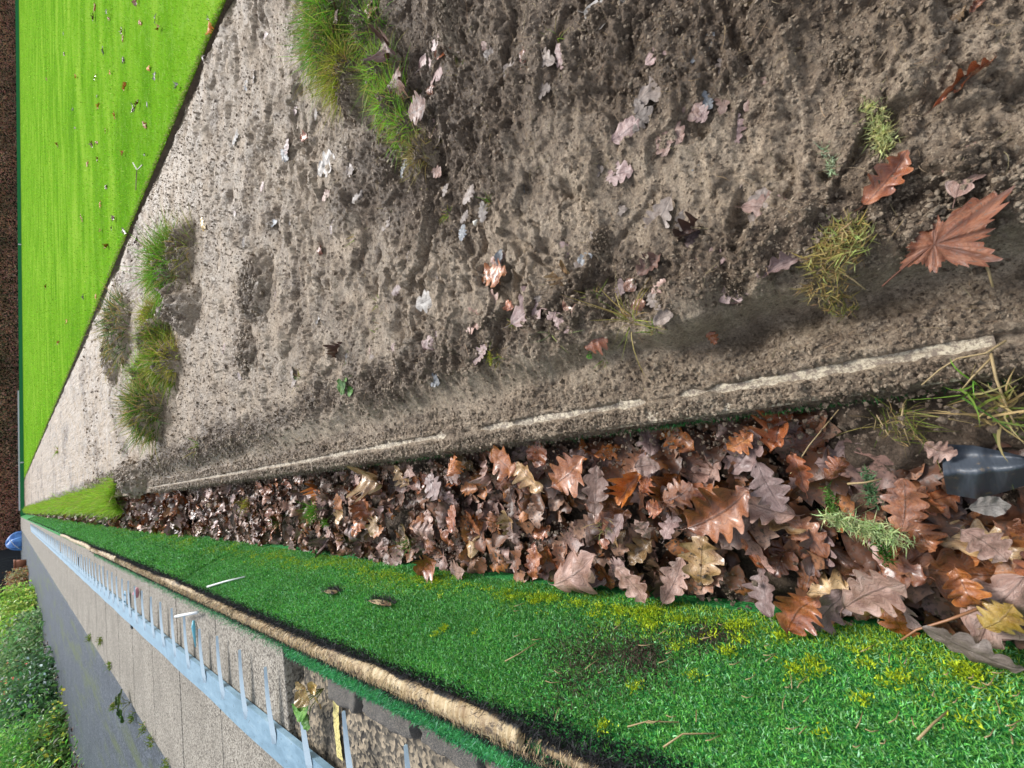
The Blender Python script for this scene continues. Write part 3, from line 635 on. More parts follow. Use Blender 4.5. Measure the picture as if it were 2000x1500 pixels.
# ---------------------------------------------------------------- turf bank (synthetic grass over the ditch wall)
BX0, BZ0, BX1, BZ1 = -.345, -.05, -.432, .245
def bank_pt(t, y):
    """t 0 foot .. 1 crest of the sloping face"""
    w = .006*fbm(y*2, t*2, 3, 21); s = .010*np.sin(np.pi*t)
    return np.stack([BX0+(BX1-BX0)*t+w+s, y, BZ0+(BZ1-BZ0)*t], -1)
def at_bank(px, py):
    d = R@np.array([750.-py, 1000.-px, -F]); n_ = np.array([BZ1-BZ0, 0, -(BX1-BX0)]); p0 = np.array([BX0, 0, BZ0])
    tt = n_@(p0-np.array([0, 0, H]))/(n_@d); p = np.array([0, 0, H])+tt*d; return (p[2]-BZ0)/(BZ1-BZ0), p[1]
m_turf, nt, b = mat('turf_backing', rough=.8, spec=.2)
nn = noise(nt, 260, 4, .7, mapping(nt, (1, .5, 1))); nt.links.new(ramp(nt, nn, [(.35, (.015, .10, .025)), (.5, (.03, .22, .05)), (.65, (.07, .38, .09))]), b.inputs['Base Color']); bump(nt, b, nn, .8, .006)
m_turf2, nt, b = mat('far_turf', rough=.8, spec=.2)
nn = noise(nt, 60, 4, .7); nt.links.new(ramp(nt, nn, [(.3, (.02, .17, .05)), (.55, (.03, .24, .07)), (.7, (.05, .3, .09))]), b.inputs['Base Color'])
yb = np.concatenate([np.arange(-.5, 3, .02), np.arange(3, 50.3, .25)])
prof = [(None, t_) for t_ in np.linspace(-.12, 1, 14)]
V = []
for y_ in yb:
    for _, t_ in prof: V.append(bank_pt(np.array(t_), np.array(y_)))
    for x_, z_ in ((-.452, .252), (-.475, .250), (-.500, .247), (-.512, .238), (-.512, .215)): V.append((x_+.003*math.sin(y_*9), y_, z_))
npf = len(prof)+5
bank = link('turf_bank', mesh_np('turf_bank', np.array(V, float), [grid_faces(len(yb), npf)[:, ::-1]]), m_turf, kind='structure')
# pile
def pile(n, ylo, yhi, ln, wd, pw=1.0):
    y = ylo+(yhi-ylo)*rng.random(n)**pw; t_ = rng.uniform(-.02, 1.02, n); P = bank_pt(t_, y); nrm = np.array([BZ1-BZ0, 0, .09]); nrm = nrm/np.linalg.norm(nrm)
    D = nrm[None]*.8+rng.normal(0, .62, (n, 3))+np.array([0, 0, .15]); f = fbm(t_*4, y*10, 3, 5)
    c = vary((.135, .40, .075), n, .5, .2)*(1+.25*f[:, None]); mk = rng.random(n) < ss(.55, .05, t_)*ss(-.25, .35, fbm(y*7, t_*3, 3, 88))*.75; c[mk] = vary((.34, .50, .04), mk.sum(), .35)
    hi = rng.random(n) < .16; c[hi] = vary((.30, .62, .30), hi.sum(), .3)
    dk = rng.random(n) < .12; c[dk] = vary((.015, .14, .035), dk.sum(), .3)
    # soil trodden into the pile
    for (px, py, sx, sy, sc) in ((1255, 1290, .045, .04, .9), (1385, 1250, .04, .03, .9), (1160, 1285, .09, .06, .5), (1120, 1345, .05, .05, .35)):
        t0, y0 = at_bank(px, py); g = np.exp(-((y-y0)/sx)**2-((t_-t0)*.3/sy)**2)*sc*1.3
        k = rng.random(n) < g; c[k] = vary((.09, .068, .048), k.sum(), .4, .05)
    # worn dark edge under the roll
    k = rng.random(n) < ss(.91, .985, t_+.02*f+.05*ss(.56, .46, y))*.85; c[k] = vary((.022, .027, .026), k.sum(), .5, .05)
    L_ = ln*(.6+.7*rng.random(n))
    return P, D, L_, np.full(n, wd)*(.7+.6*rng.random(n)), rng.normal(0, .4, (n, 3)), c
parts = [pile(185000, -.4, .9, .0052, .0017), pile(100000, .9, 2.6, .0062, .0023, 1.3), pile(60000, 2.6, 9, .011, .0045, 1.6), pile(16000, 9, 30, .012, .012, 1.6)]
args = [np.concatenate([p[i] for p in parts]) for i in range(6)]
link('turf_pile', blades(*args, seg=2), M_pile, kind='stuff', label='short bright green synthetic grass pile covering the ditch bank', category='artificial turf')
# outer strip between roll and slabs
n = 70000; y = -.3+rng.random(n)**1.4*6; q = rng.random(n); xs = -.452-.058*q
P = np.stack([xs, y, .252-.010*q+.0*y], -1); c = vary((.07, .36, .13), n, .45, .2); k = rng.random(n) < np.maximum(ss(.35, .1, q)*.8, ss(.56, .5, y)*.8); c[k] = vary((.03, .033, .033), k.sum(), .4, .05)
k = rng.random(n) < .12; c[k] = vary((.24, .55, .34), k.sum(), .3)
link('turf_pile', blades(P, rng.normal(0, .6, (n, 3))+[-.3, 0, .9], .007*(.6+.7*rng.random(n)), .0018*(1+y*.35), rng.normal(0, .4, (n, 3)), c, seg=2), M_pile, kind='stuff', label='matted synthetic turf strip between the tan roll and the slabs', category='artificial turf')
# moss
mp = []
def moss(px, py, r, n, col=(.58, .74, .03)):
    t0, y0 = at_bank(px, py); a = rng.normal(0, r*.5, (n, 2)); mp.append((np.clip(t0+a[:, 0]/.31, 0, 1.), y0+a[:, 1]*1.2, np.tile(col, (n, 1))))
for i in range(900):
    px = rng.uniform(330, 1400); f_ = float(fbm(np.array([px/70.]), np.array([3.]), 3, 44)[0])
    if rng.random() > .25+1.6*max(0, f_+.15): continue
    py = 1081+(px-500)*.155+2+abs(rng.normal(0, 9+px*.006)); moss(px, py, .0045+.004*rng.random(), int(8+26*rng.random()), ((.66, .80, .03), (.42, .66, .04), (.25, .5, .05))[rng.integers(0, 3)])
for (px, py, r, n_) in ((1055, 1180, .014, 260), (1085, 1178, .012, 200), (1130, 1188, .012, 180), (1210, 1200, .014, 260), (1260, 1205, .014, 260), (1280, 1200, .012, 200), (1270, 1230, .012, 160), (1330, 1220, .012, 160), (1435, 1238, .012, 220), (1460, 1228, .008, 90), (1425, 1290, .011, 200), (1450, 1265, .009, 120), (1560, 1330, .014, 300), (1592, 1312, .009, 150), (1530, 1258, .010, 140), (1607, 1335, .008, 120), (1762, 1345, .010, 200), (1735, 1360, .007, 90), (1690, 1390, .009, 120), (1900, 1340, .014, 260), (1880, 1325, .010, 160), (1700, 1318, .009, 130), (1685, 1290, .008, 90), (1355, 1270, .008, 110), (1325, 1282, .008, 100), (1180, 1430, .008, 110), (1245, 1358, .008, 110), (870, 1240, .009, 130), (855, 1250, .008, 80), (1900, 1440, .007, 70), (1605, 1455, .007, 60), (1360, 1340, .009, 80), (930, 1250, .006, 60)):
    moss(px, py, r, n_)
tt = np.concatenate([m_[0] for m_ in mp]); yy = np.concatenate([m_[1] for m_ in mp]); cc = np.concatenate([m_[2] for m_ in mp]); kk = rng.random(len(tt)) < .62; tt, yy, cc = tt[kk], yy[kk], cc[kk]; tt = np.clip(tt+rng.normal(0, .012, len(tt)), 0, 1); yy = yy+rng.normal(0, .004, len(tt)); n = len(tt)
P = bank_pt(tt, yy)+np.array([.007, 0, .002])
link('moss', blades(P, rng.normal(0, .6, (n, 3))+[.9, 0, .4], .0042*(.6+.8*rng.random(n)), np.full(n, .0019), rng.normal(0, .3, (n, 3)), np.clip(cc*rng.uniform(.35, 1.0, (n, 1)), 0, .95), seg=2), M_pile, kind='stuff', label='yellow-green moss cushions growing on the synthetic turf', category='moss')

# green slimy moss on the ditch side of the board
n = 9000; y = np.concatenate([rng.normal(.28, .10, n//3), rng.uniform(-.2, 1.6, n-n//3)]); y = y[rng.random(n) < .25+.75*ss(-.1, .2, fbm(y*3, y*0, 2, 45))]; n = len(y)
P = np.stack([-.016-.006*rng.random(n), y, -.012-.04*rng.random(n)], -1)
link('moss', blades(P, rng.normal(0, .6, (n, 3))+[-1, 0, -.4], .006*(.6+.8*rng.random(n)), np.full(n, .0014), rng.normal(0, .3, (n, 3)), vary((.035, .16, .04), n, .6, .2), seg=2), M_pile, kind='stuff', label='dark green moss hanging under the board edge in the ditch', category='moss')

# ---------------------------------------------------------------- tan roll along the crest
m_tan, nt, b = mat('worn_backing', rough=.6, spec=.35); co = objco(nt)
st = noise(nt, 14, 6, .75, mapping(nt, (.6, 9, .6), co), .3); bl = noise(nt, 9, 5, .7, mapping(nt, (1, .7, 1), co))
ge = nt.nodes.new('ShaderNodeSeparateXYZ'); nt.links.new(co, ge.inputs[0])
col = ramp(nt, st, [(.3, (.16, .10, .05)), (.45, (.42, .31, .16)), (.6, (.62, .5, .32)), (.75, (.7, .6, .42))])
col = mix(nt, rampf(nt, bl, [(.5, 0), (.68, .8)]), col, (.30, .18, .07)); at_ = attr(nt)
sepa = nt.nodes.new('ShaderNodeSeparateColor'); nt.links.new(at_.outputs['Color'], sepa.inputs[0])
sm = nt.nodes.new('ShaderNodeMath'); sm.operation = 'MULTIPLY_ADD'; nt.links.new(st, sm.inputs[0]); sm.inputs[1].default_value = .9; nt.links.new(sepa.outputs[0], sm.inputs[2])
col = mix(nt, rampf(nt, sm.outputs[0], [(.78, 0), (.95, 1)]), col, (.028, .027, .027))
col = mix(nt, rampf(nt, noise(nt, 26, 6, .75, mapping(nt, (1.5, .8, 1.5), co), .5), [(.54, 0), (.62, .9)]), col, (.035, .032, .03)); col = mix(nt, rampf(nt, noise(nt, 11, 5, .7, co), [(.5, 0), (.64, .7)]), col, (.16, .095, .05))
nt.links.new(col, b.inputs['Base Color']); bump(nt, b, noise(nt, 120, 5, .7, co), .6, .003)
def yroll(px, py): return float(at(px, py, .265)[1])
def roll(name, y0, y1, label, r0=.0135, r1=.0135, worn=0.):
    ys_ = np.arange(y0, y1+.001, max(.006, (y1-y0)/260)); nk = 22; V = []; Cc = []
    for i, y_ in enumerate(ys_):
        r_ = (r0+(r1-r0)*(i/len(ys_)))*(1+.10*float(fbm(np.array([y_*12.]), np.array([0.]), 3, 9)[0])); cxr = -.443+.004*math.sin(y_*3.1)+.003*float(fbm(np.array([y_*5.]), np.array([5.]), 2, 3)[0]); czr = .2545
        for k in range(nk):
            a = 2*math.pi*k/nk; wr = 1+.012*math.sin(y_*170+3*math.sin(a*2)+7*math.sin(y_*23)); V.append((cxr+1.15*r_*math.cos(a)*wr, y_, czr+r_*math.sin(a)*wr*.95))
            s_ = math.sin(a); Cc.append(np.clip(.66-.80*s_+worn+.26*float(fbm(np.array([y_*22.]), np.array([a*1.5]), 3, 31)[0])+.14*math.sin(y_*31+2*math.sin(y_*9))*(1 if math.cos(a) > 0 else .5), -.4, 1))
    V = np.array(V); Fq = []
    for i in range(len(ys_)-1):
        for k in range(nk): Fq.append((i*nk+k, (i+1)*nk+k, (i+1)*nk+(k+1) % nk, i*nk+(k+1) % nk))
    n0 = len(V); V = np.concatenate([V, [V[:nk].mean(0)], [V[-nk:].mean(0)]]); Cc += [.2, .2]
    T_ = [(n0, k, (k+1) % nk) for k in range(nk)]+[(n0+1, (len(ys_)-1)*nk+(k+1) % nk, (len(ys_)-1)*nk+k) for k in range(nk)]
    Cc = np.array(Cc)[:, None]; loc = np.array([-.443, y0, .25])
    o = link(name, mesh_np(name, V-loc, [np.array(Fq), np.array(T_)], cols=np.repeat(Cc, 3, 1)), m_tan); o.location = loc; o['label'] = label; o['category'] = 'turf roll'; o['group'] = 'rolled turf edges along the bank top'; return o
yA, yB, yC, yD = yroll(1008, 1415), yroll(452, 1186), yroll(232, 1088), yroll(70, 1020)
roll('turf_roll', yA, yB-.006, 'nearest tan rolled turf edge with a cut end above the mossy slabs', .0158, .0120)
roll('turf_roll', yB+.004, yC-.03, 'middle tan rolled turf edge between a seam and a gap', .0135, .016)
roll('turf_roll', yC+.16, 9.5, 'farther tan rolled turf edge beyond the gap with a squared end', .019, .016)
roll('turf_roll', -.3, yA-.035, 'flattened dark rolled turf edge with a tan blotch in the near corner', .0085, .0075, worn=.42)
n = 16000; y = -.2+rng.random(n)**1.5*6; a = rng.uniform(.15, 2.9, n); rr_ = .0145
link('frayed_fibres', blades(np.stack([-.443+1.12*rr_*np.cos(a), y, .2545+rr_*np.sin(a)*.98], -1), np.stack([-np.sin(a)*1.0, rng.normal(0, .45, n), np.cos(a)*1.0+.22], -1), .009*(.5+rng.random(n)), np.full(n, .0009)*(1+.3*y), rng.normal(0, .2, (n, 3)), np.where(rng.random((n, 1)) < .28, vary((.06, .05, .045), n, .4, .05), vary((.50, .38, .22), n, .4, .08)), seg=2), M_pile, kind='stuff', label='tan and grey fibres combed across the turf roll', category='fibres')
# frayed fibres both sides of the roll
n = 36000; y = -.2+rng.random(n)**1.5*6; sd = rng.random(n) < .6; x = np.where(sd, -.425+.006*rng.normal(size=n), -.463+.004*rng.normal(size=n))
P = np.stack([x, y, np.where(sd, .252, .253)], -1); P[:, 0] = np.where(sd, x, x)
link('frayed_fibres', blades(P, rng.normal(0, .35, (n, 3))+np.where(sd, .5, -.5)[:, None]*np.array([-.3, 0, 0])+[0, 0, .6], .010*(.5+rng.random(n)), np.full(n, .0012)*(1+.3*y), rng.normal(0, .5, (n, 3)), vary((.035, .036, .038), n, .6, .05), seg=2), M_pile, kind='stuff', label='grey frayed fibres along both sides of the turf roll', category='fibres')

# ---------------------------------------------------------------- slabs, asphalt, ground
def conc(name, a, b2, c2, sc=110):
    m, nt, b = mat(name, rough=.8, spec=.25); co = objco(nt)
    v = nt.nodes.new('ShaderNodeTexVoronoi'); v.inputs['Scale'].default_value = sc; nt.links.new(co, v.inputs['Vector'])
    c_ = nt.nodes.new('ShaderNodeSeparateColor'); nt.links.new(v.outputs['Color'], c_.inputs[0])
    n1 = noise(nt, 60, 5, .7, co); n2 = noise(nt, 4, 5, .6, co)
    col = ramp(nt, c_.outputs[0], [(.05, a), (.4, b2), (.85, c2)]); col = mix(nt, rampf(nt, n2, [(.35, 0), (.7, .5)]), col, tuple(x*.55 for x in b2))
    col = mix(nt, rampf(nt, n1, [(.56, 0), (.68, .8)]), col, tuple(x*.3 for x in a))
    nt.links.new(col, b.inputs['Base Color']); p = bump(nt, b, v.outputs['Distance'], .5, .004); bump(nt, b, n1, .5, .003, p); return m
m_conc = conc('slab_concrete', (.13, .115, .095), (.30, .265, .215), (.45, .41, .345), 190)
m_old = conc('old_concrete', (.05, .045, .04), (.15, .13, .10), (.42, .34, .24), 120)
m_asph = conc('asphalt', (.014, .017, .021), (.032, .038, .047), (.085, .098, .115), 150)
nt = m_asph.node_tree; b = nt.nodes['Principled BSDF']; b.inputs['Roughness'].default_value = .6; co = objco(nt)
old = mix(nt, 1.0, b.inputs['Base Color'].links[0].from_socket, ramp(nt, noise(nt, 38, 5, .85, co), [(.36, (.8, .83, .88)), (.52, (1.8, 1.8, 1.8)), (.66, (3.2, 3.2, 3.2))]), 'MULTIPLY')
nt.links.new(mix(nt, rampf(nt, noise(nt, 2.2, 6, .7, mapping(nt, (2.2, .35, 1), co)), [(.50, 0), (.66, .75)]), old, (.10, .125, .035)), b.inputs['Base Color'])
def bevslab(mb, x0, x1, y0, y1, z0, z1, e=.005, j=.0):
    dz = rng.uniform(-j, j); z1 += dz
    V = [(x0, y0, z0), (x1, y0, z0), (x1, y1, z0), (x0, y1, z0), (x0, y0, z1-e), (x1, y0, z1-e), (x1, y1, z1-e), (x0, y1, z1-e), (x0+e, y0+e, z1), (x1-e, y0+e, z1), (x1-e, y1-e, z1), (x0+e, y1-e, z1)]
    mb.add(V, [(0, 1, 5, 4), (1, 2, 6, 5), (2, 3, 7, 6), (3, 0, 4, 7), (4, 5, 9, 8), (5, 6, 10, 9), (6, 7, 11, 10), (7, 4, 8, 11), (8, 9, 10, 11)])
sl = MB(); y = 1.405
big = at(355, 1300, .25)[1]
edges = [1.405, 2.04, 2.64, 3.24, 3.84, 4.40, 5.03, 5.65, 6.26]
while edges[-1] < 50: edges.append(edges[-1]+.61)
for i, (a_, b_) in enumerate(zip(edges[:-1], edges[1:])): bevslab(sl, -1.318+rng.uniform(-.006, .006), -.475, a_+.003+(.005 if i in (2, 5, 6) else 0), b_-.003, .19, .25, .0022, .0006)
link('path', sl.mesh('path'), m_conc, kind='structure')
# asphalt
yg = np.concatenate([np.arange(1, 12, .05), np.arange(12, 62, .5)]); X, Y = np.meshgrid(np.linspace(-3.6, -1.312, 50), yg)
Z = .243+.004*fbm(X*3, Y*3, 3, 5)-.012*ss(-1.36, -1.32, X)+.01*ss(-2.6, -2.9, X)
link('path', mesh_np('asphalt', np.stack([X, Y, Z], -1).reshape(-1, 3), [grid_faces(len(yg), 50)]), m_asph, kind='structure')
m_earth, nt, b = mat('earth', rough=.9, spec=.2); nn = noise(nt, 6, 8, .7); nt.links.new(ramp(nt, nn, [(.35, (.03, .022, .016)), (.65, (.10, .07, .045))]), b.inputs['Base Color']); bump(nt, b, nn, .8, .03)
g = MB(); g.add([(-150, -60, .18), (-.47, -60, .18), (-.47, 300, .18), (-150, 300, .18)], [(0, 1, 2, 3)]); g.add([(-.47, 51.3, .18), (150, 51.3, .18), (150, 300, .18), (-.47, 300, .18)], [(0, 1, 2, 3)])
g.add([(-.47, -60, -.2), (150, -60, -.2), (150, 51.3, -.2), (-.47, 51.3, -.2)], [(0, 1, 2, 3)])
link('terrain', g.mesh('terrain'), m_earth, kind='structure')

# old concrete haunch with the yellow mark where slabs are missing
yh = np.arange(-.3, 1.402, .006); X, Y = np.meshgrid(np.linspace(-1.32, -.475, 120), yh)
Z = .232+.006*fbm(X*6, Y*6, 3, 61)+.0035*(.5-worley(X*90, Y*90, 5))+.004*fbm(X*40, Y*40, 2, 62)
Z -= .03*np.exp(-((X+.56-.25*(1.1-Y))/.012)**2)*ss(1.15, 1.0, Y)            # crack
Z -= .055*ss(1.35, 1.39, Y)*ss(-.60, -.54, X)                                # dark gap at the slab end
Z = np.where(X > -.60-.0*Y, Z-.012*ss(1.0, 1.2, Y), Z)
link('old_concrete', mesh_np('old', np.stack([X, Y, Z], -1).reshape(-1, 3), [grid_faces(len(yh), 120)]), m_old, kind='structure')
m_yel, nt, b = mat('yellow_paint', rough=.6); co = objco(nt); nn = noise(nt, 120, 5, .75, co)
nt.links.new(ramp(nt, nn, [(.38, (.22, .18, .08)), (.47, (.68, .58, .2)), (.7, (.78, .68, .32))]), b.inputs['Base Color']); bump(nt, b, nn, .5, .003)
a0, a1 = at(654, 1372, .24), at(664, 1482, .24); V = []; ny = 26
for i in range(ny+1):
    q = i/ny; c = a0+(a1-a0)*q; w_ = .015*(1+.08*math.sin(i*2.3))
    for s_ in (-1, -.33, .33, 1):
        x_, y_ = c[0], c[1]+s_*w_*(.95+.08*math.sin(i*1.1+s_)); z_ = .232+.006*float(fbm(np.array([x_*6]), np.array([y_*6]), 3, 61)[0])+.0065
        V.append((x_, y_, z_))
o = link('painted_mark', mesh_np('mark', np.array(V), [grid_faces(ny+1, 4)]), m_yel); o['label'] = 'short worn yellow paint line on the dark old concrete'; o['category'] = 'paint mark'
# dark coping stones between the old concrete and the turf
m_stone, nt, b = mat('dark_stone', rough=.75); nn = noise(nt, 50, 6, .7); nt.links.new(ramp(nt, nn, [(.38, (.035, .035, .036)), (.5, (.10, .095, .09)), (.62, (.30, .26, .20))]), b.inputs['Base Color']); bump(nt, b, nn, .7, .006)
labs = ['dark broken coping stone below the turf edge, longest one', 'dark coping stone next to the corner weed roots', 'dark wedge of coping stone nearest the cut turf roll', 'dark coping stone at the near bottom corner']
for i, (x0, x1, y0, y1) in enumerate(((-.555, -.506, .80, 1.0), (-.565, -.510, 1.02, 1.16), (-.55, -.504, .62, .785), (-.56, -.504, .40, .60))):
    nx, ny = 12, 26; q = np.linspace(0, 1, nx); r_ = np.linspace(0, 1, ny); QX, QY = np.meshgrid(q, r_); edge = np.minimum(np.minimum(QX, 1-QX)*(x1-x0), np.minimum(QY, 1-QY)*(y1-y0))
    XX = x0+(x1-x0)*QX+.006*fbm(QY*5+i, QX*2, 2, 3); YY = y0+(y1-y0)*QY+.006*fbm(QX*5+i, QY*2, 2, 4); ZZ = .226+.026*ss(0, .007, edge)*(.8+.3*fbm(XX*40, YY*30, 3, 9))
    o = link('coping_stone', mesh_np('stone', np.stack([XX, YY, ZZ], -1).reshape(-1, 3)-[x0, y0, .226], [grid_faces(ny, nx)]), m_stone); o.location = (x0, y0, .226); o['label'] = labs[i]; o['category'] = 'stone'; o['group'] = 'broken coping stones'

# ---------------------------------------------------------------- galvanised spike strips
m_galv, nt, b = mat('galvanised_metal', (.5, .55, .6), .42, .5, .25); co = objco(nt); nn = noise(nt, 30, 6, .7, mapping(nt, (1, .4, 1), co))
nt.links.new(ramp(nt, nn, [(.3, (.15, .26, .34)), (.55, (.25, .39, .49)), (.75, (.36, .50, .58))]), b.inputs['Base Color'])
sp_ = rampf(nt, noise(nt, 130, 4, .6, co), [(.64, 0), (.69, 1)]); old = b.inputs['Base Color'].links[0].from_socket
nt.links.new(mix(nt, sp_, old, (.09, .08, .07)), b.inputs['Base Color']); nt.links.new(rampf(nt, nn, [(.3, .34), (.7, .6)]), b.inputs['Roughness'])
m_spike, nt, b = mat('galvanised_spike', (.5, .62, .70), .4, .5, .15); nn = noise(nt, 50, 5, .7); nt.links.new(ramp(nt, nn, [(.3, (.38, .50, .58)), (.6, (.58, .70, .77)), (.72, (.2, .2, .18))]), b.inputs['Base Color'])
m_blk, nt, b = mat('black_rubber', (.02, .025, .025), .5)
def spike_strip(y0, y1, teeth, label):
    loc = Vector((-.70, y0, .25)); t_ = empty('spike_strip', loc, label, 'spike strip', 'galvanised spike strips on the slabs')
    mb = MB(); xi, xo, zi, zo, th = -.702, -.80, .268, .262, .004
    ysn = np.linspace(y0+.002, y1-.002, 24); V = []
    for y_ in ysn:
        w_ = .0015*math.sin(y_*8); V += [(xi, y_, zi+w_), (xi, y_, zi-th+w_), (xi+.0, y_, zi-.014), (xo, y_, zo-.011), (xo, y_, zo+w_), (xo+.004, y_, zo+.003+w_)]
    k = 6; Fs = [(i*k+j, (i+1)*k+j, (i+1)*k+(j+1) % k, i*k+(j+1) % k) for i in range(23) for j in range(k)]+[tuple(range(k)), tuple(23*k+j for j in range(k))[::-1]]
    mb.add(V, Fs); link('plate', mb.mesh('plate', loc=loc), m_galv, t_)
    y_ = teeth
    while y_ < y1-.02:
        if y_ > y0+.01:
            s = MB(); j = rng.normal(0, .0025); tipx = -.535+rng.normal(0, .006); tz = .272+rng.uniform(-.003, .004)
            # folded tapering tooth, V section, root spread on the plate
            A_ = [(-.742, y_, .2695), (-.715, y_-.013, .2700), (-.715, y_+.013, .2700)]
            V = []
            for q in np.linspace(0, 1, 9):
                x_ = -.745+(tipx+.745)*q; w_ = .022*(1-q)**.9*min(1, .35+q*5)+.0022; zc = .2705+(tz-.268)*q+.004*math.sin(q*3.1)
                V += [(x_, y_+j*q-w_, zc-.0045), (x_, y_+j*q, zc+.0025), (x_, y_+j*q+w_, zc-.0045), (x_, y_+j*q, zc-.0015)]
            Fs = [(i*4+k_, (i+1)*4+k_, (i+1)*4+(k_+1) % 4, i*4+(k_+1) % 4) for i in range(8) for k_ in range(4)]+[(0, 1, 2, 3), (35, 34, 33, 32)]
            s.add(V, Fs); link('spike', s.mesh('spike', loc=loc), m_spike, t_)
        y_ += .226
    return t_
seam = [.55, 1.93+.86, 5.02, 7.2, 9.4, 12, 15, 19, 24]
labs = ['nearest galvanised strip with long spikes pointing at the turf', 'second galvanised spike strip, beside the white stick', 'third galvanised spike strip, joined over a dark slab gap', 'fourth galvanised spike strip along the slabs', 'fifth galvanised spike strip along the slabs', 'sixth galvanised spike strip, seen very flat', 'seventh galvanised spike strip, seen very flat', 'farthest galvanised spike strip in view']
ph0 = 1.247-.226*4
for i in range(8):
    k0 = math.ceil((seam[i]-ph0)/.226); spike_strip(seam[i], seam[i+1], ph0+k0*.226, labs[i])
for i, (px, py, lb) in enumerate(((256, 1208, 'black rubber packer sticking out under the second spike strip'), (152, 1097, 'black rubber packer where the spike strips meet further off'), (93, 1063, 'farthest black rubber packer under the spike strips'))):
    c = at(px, py, .255); mb = MB(); bevslab(mb, c[0]-.06, c[0]+.05, c[1]-.02, c[1]+.02, .2505, .259, .003); o = link('rubber_packer', mb.mesh('packer', loc=tuple(c)), m_blk); o.location = c; o['label'] = lb; o['category'] = 'packer'; o['group'] = 'rubber packers under the strips'
c = at(246, 1165, .268); mb = MB(); bevslab(mb, c[0]-.05, c[0]+.035, c[1]-.035, c[1]+.035, .2705, .273, .001)
for a_, b_ in ((-.03, -.015), (-.03, .015), (.012, -.015), (.012, .015)): mb.tube([(c[0]+a_, c[1]+b_, .2725), (c[0]+a_, c[1]+b_, .278)], .005, 6)
o = link('joint_plate', mb.mesh('joint', loc=tuple(c)), m_galv); o.location = c; o['label'] = 'small bolted metal plate joining two spike strips'; o['category'] = 'metal plate'

# ---------------------------------------------------------------- lawn
def lawn_color(nt, co, b):
    w1 = noise(nt, 1.6, 5, .6, mapping(nt, (.35, 1, 1), co)); w2 = noise(nt, 130, 4, .7, co); w3 = noise(nt, 24, 4, .7, mapping(nt, (.7, 1, 1), co))
    c = ramp(nt, w1, [(.36, (.10, .245, .012)), (.5, (.165, .35, .02)), (.64, (.27, .45, .045))])
    c = mix(nt, rampf(nt, w2, [(.35, .55), (.6, 0)]), c, (.06, .19, .01)); c = mix(nt, rampf(nt, w3, [(.5, 0), (.7, .35)]), c, (.33, .50, .12)); return c, w2
m_lawn, nt, b = mat('lawn', rough=.95, spec=.0); c, w2 = lawn_color(nt, objco(nt), b); nt.links.new(c, b.inputs['Base Color']); bump(nt, b, w2, .5, .006)
yl = np.concatenate([np.arange(.5, 12, .03), np.arange(12, 50.4, .4)]); xs_ = np.array([2.300, 2.304, 2.31, 2.33, 2.4, 2.6, 3, 4, 6, 9, 15, 30, 48])
V = []
for y_ in yl:
    e = .006*float(fbm(np.array([y_*9.]), np.array([2.]), 3, 3)[0])
    for i, x_ in enumerate(xs_): V.append((x_+(e if i < 4 else 0), y_, (.0,   .050, .060, .062)[i] if i < 4 else .062))
link('lawn', mesh_np('lawn', np.array(V), [grid_faces(len(yl), len(xs_))]), m_lawn, kind='structure')
sd = [(x_, y_, z_) for y_ in yl for (x_, z_) in ((2.297+.006*float(fbm(np.array([y_*9.]), np.array([2.]), 3, 3)[0]), .049), (2.292+.006*math.sin(y_*40), -.03))]
link('lawn_edge', mesh_np('lawn_edge', np.array(sd), [grid_faces(len(yl), 2)], cols=np.full((len(sd), 3), .9)), M_soil, kind='structure')
def lawn_blades(n, y0, y1, pw, ln, wd):
    y = y0+(y1-y0)*rng.random(n)**pw; x = 2.298+rng.random(n)**1.3*(.6+y*.9); e = rng.random(n) < .22; x[e] = 2.300+.01*rng.normal(size=e.sum())
    D = rng.normal(0, .45, (n, 3))+[0, 0, 1]; D[e] += [-.7, 0, -.2]; c = vary((.20, .43, .022), n, .5, .25); w = rng.random(n) < .07; c[w] = vary((.42, .60, .12), w.sum(), .2)
    c[e] = np.where(rng.random((e.sum(), 1)) < .3, vary((.35, .33, .15), e.sum(), .3), c[e])
    return np.stack([x, y, np.full(n, .058)], -1), D, ln*(.5+rng.random(n)), np.full(n, wd)*(1+.15*y), rng.normal(0, .4, (n, 3)), c
pl = [lawn_blades(70000, 1.6, 5, 1.0, .011, .0022), lawn_blades(50000, 5, 14, 1.3, .012, .004), lawn_blades(45000, 14, 47, 1.2, .014, .007)]
link('lawn_grass', blades(*[np.concatenate([p[i] for p in pl]) for i in range(6)], seg=2), M_lawnblade, kind='stuff', label='short bright lime green grass of the lawn', category='grass')
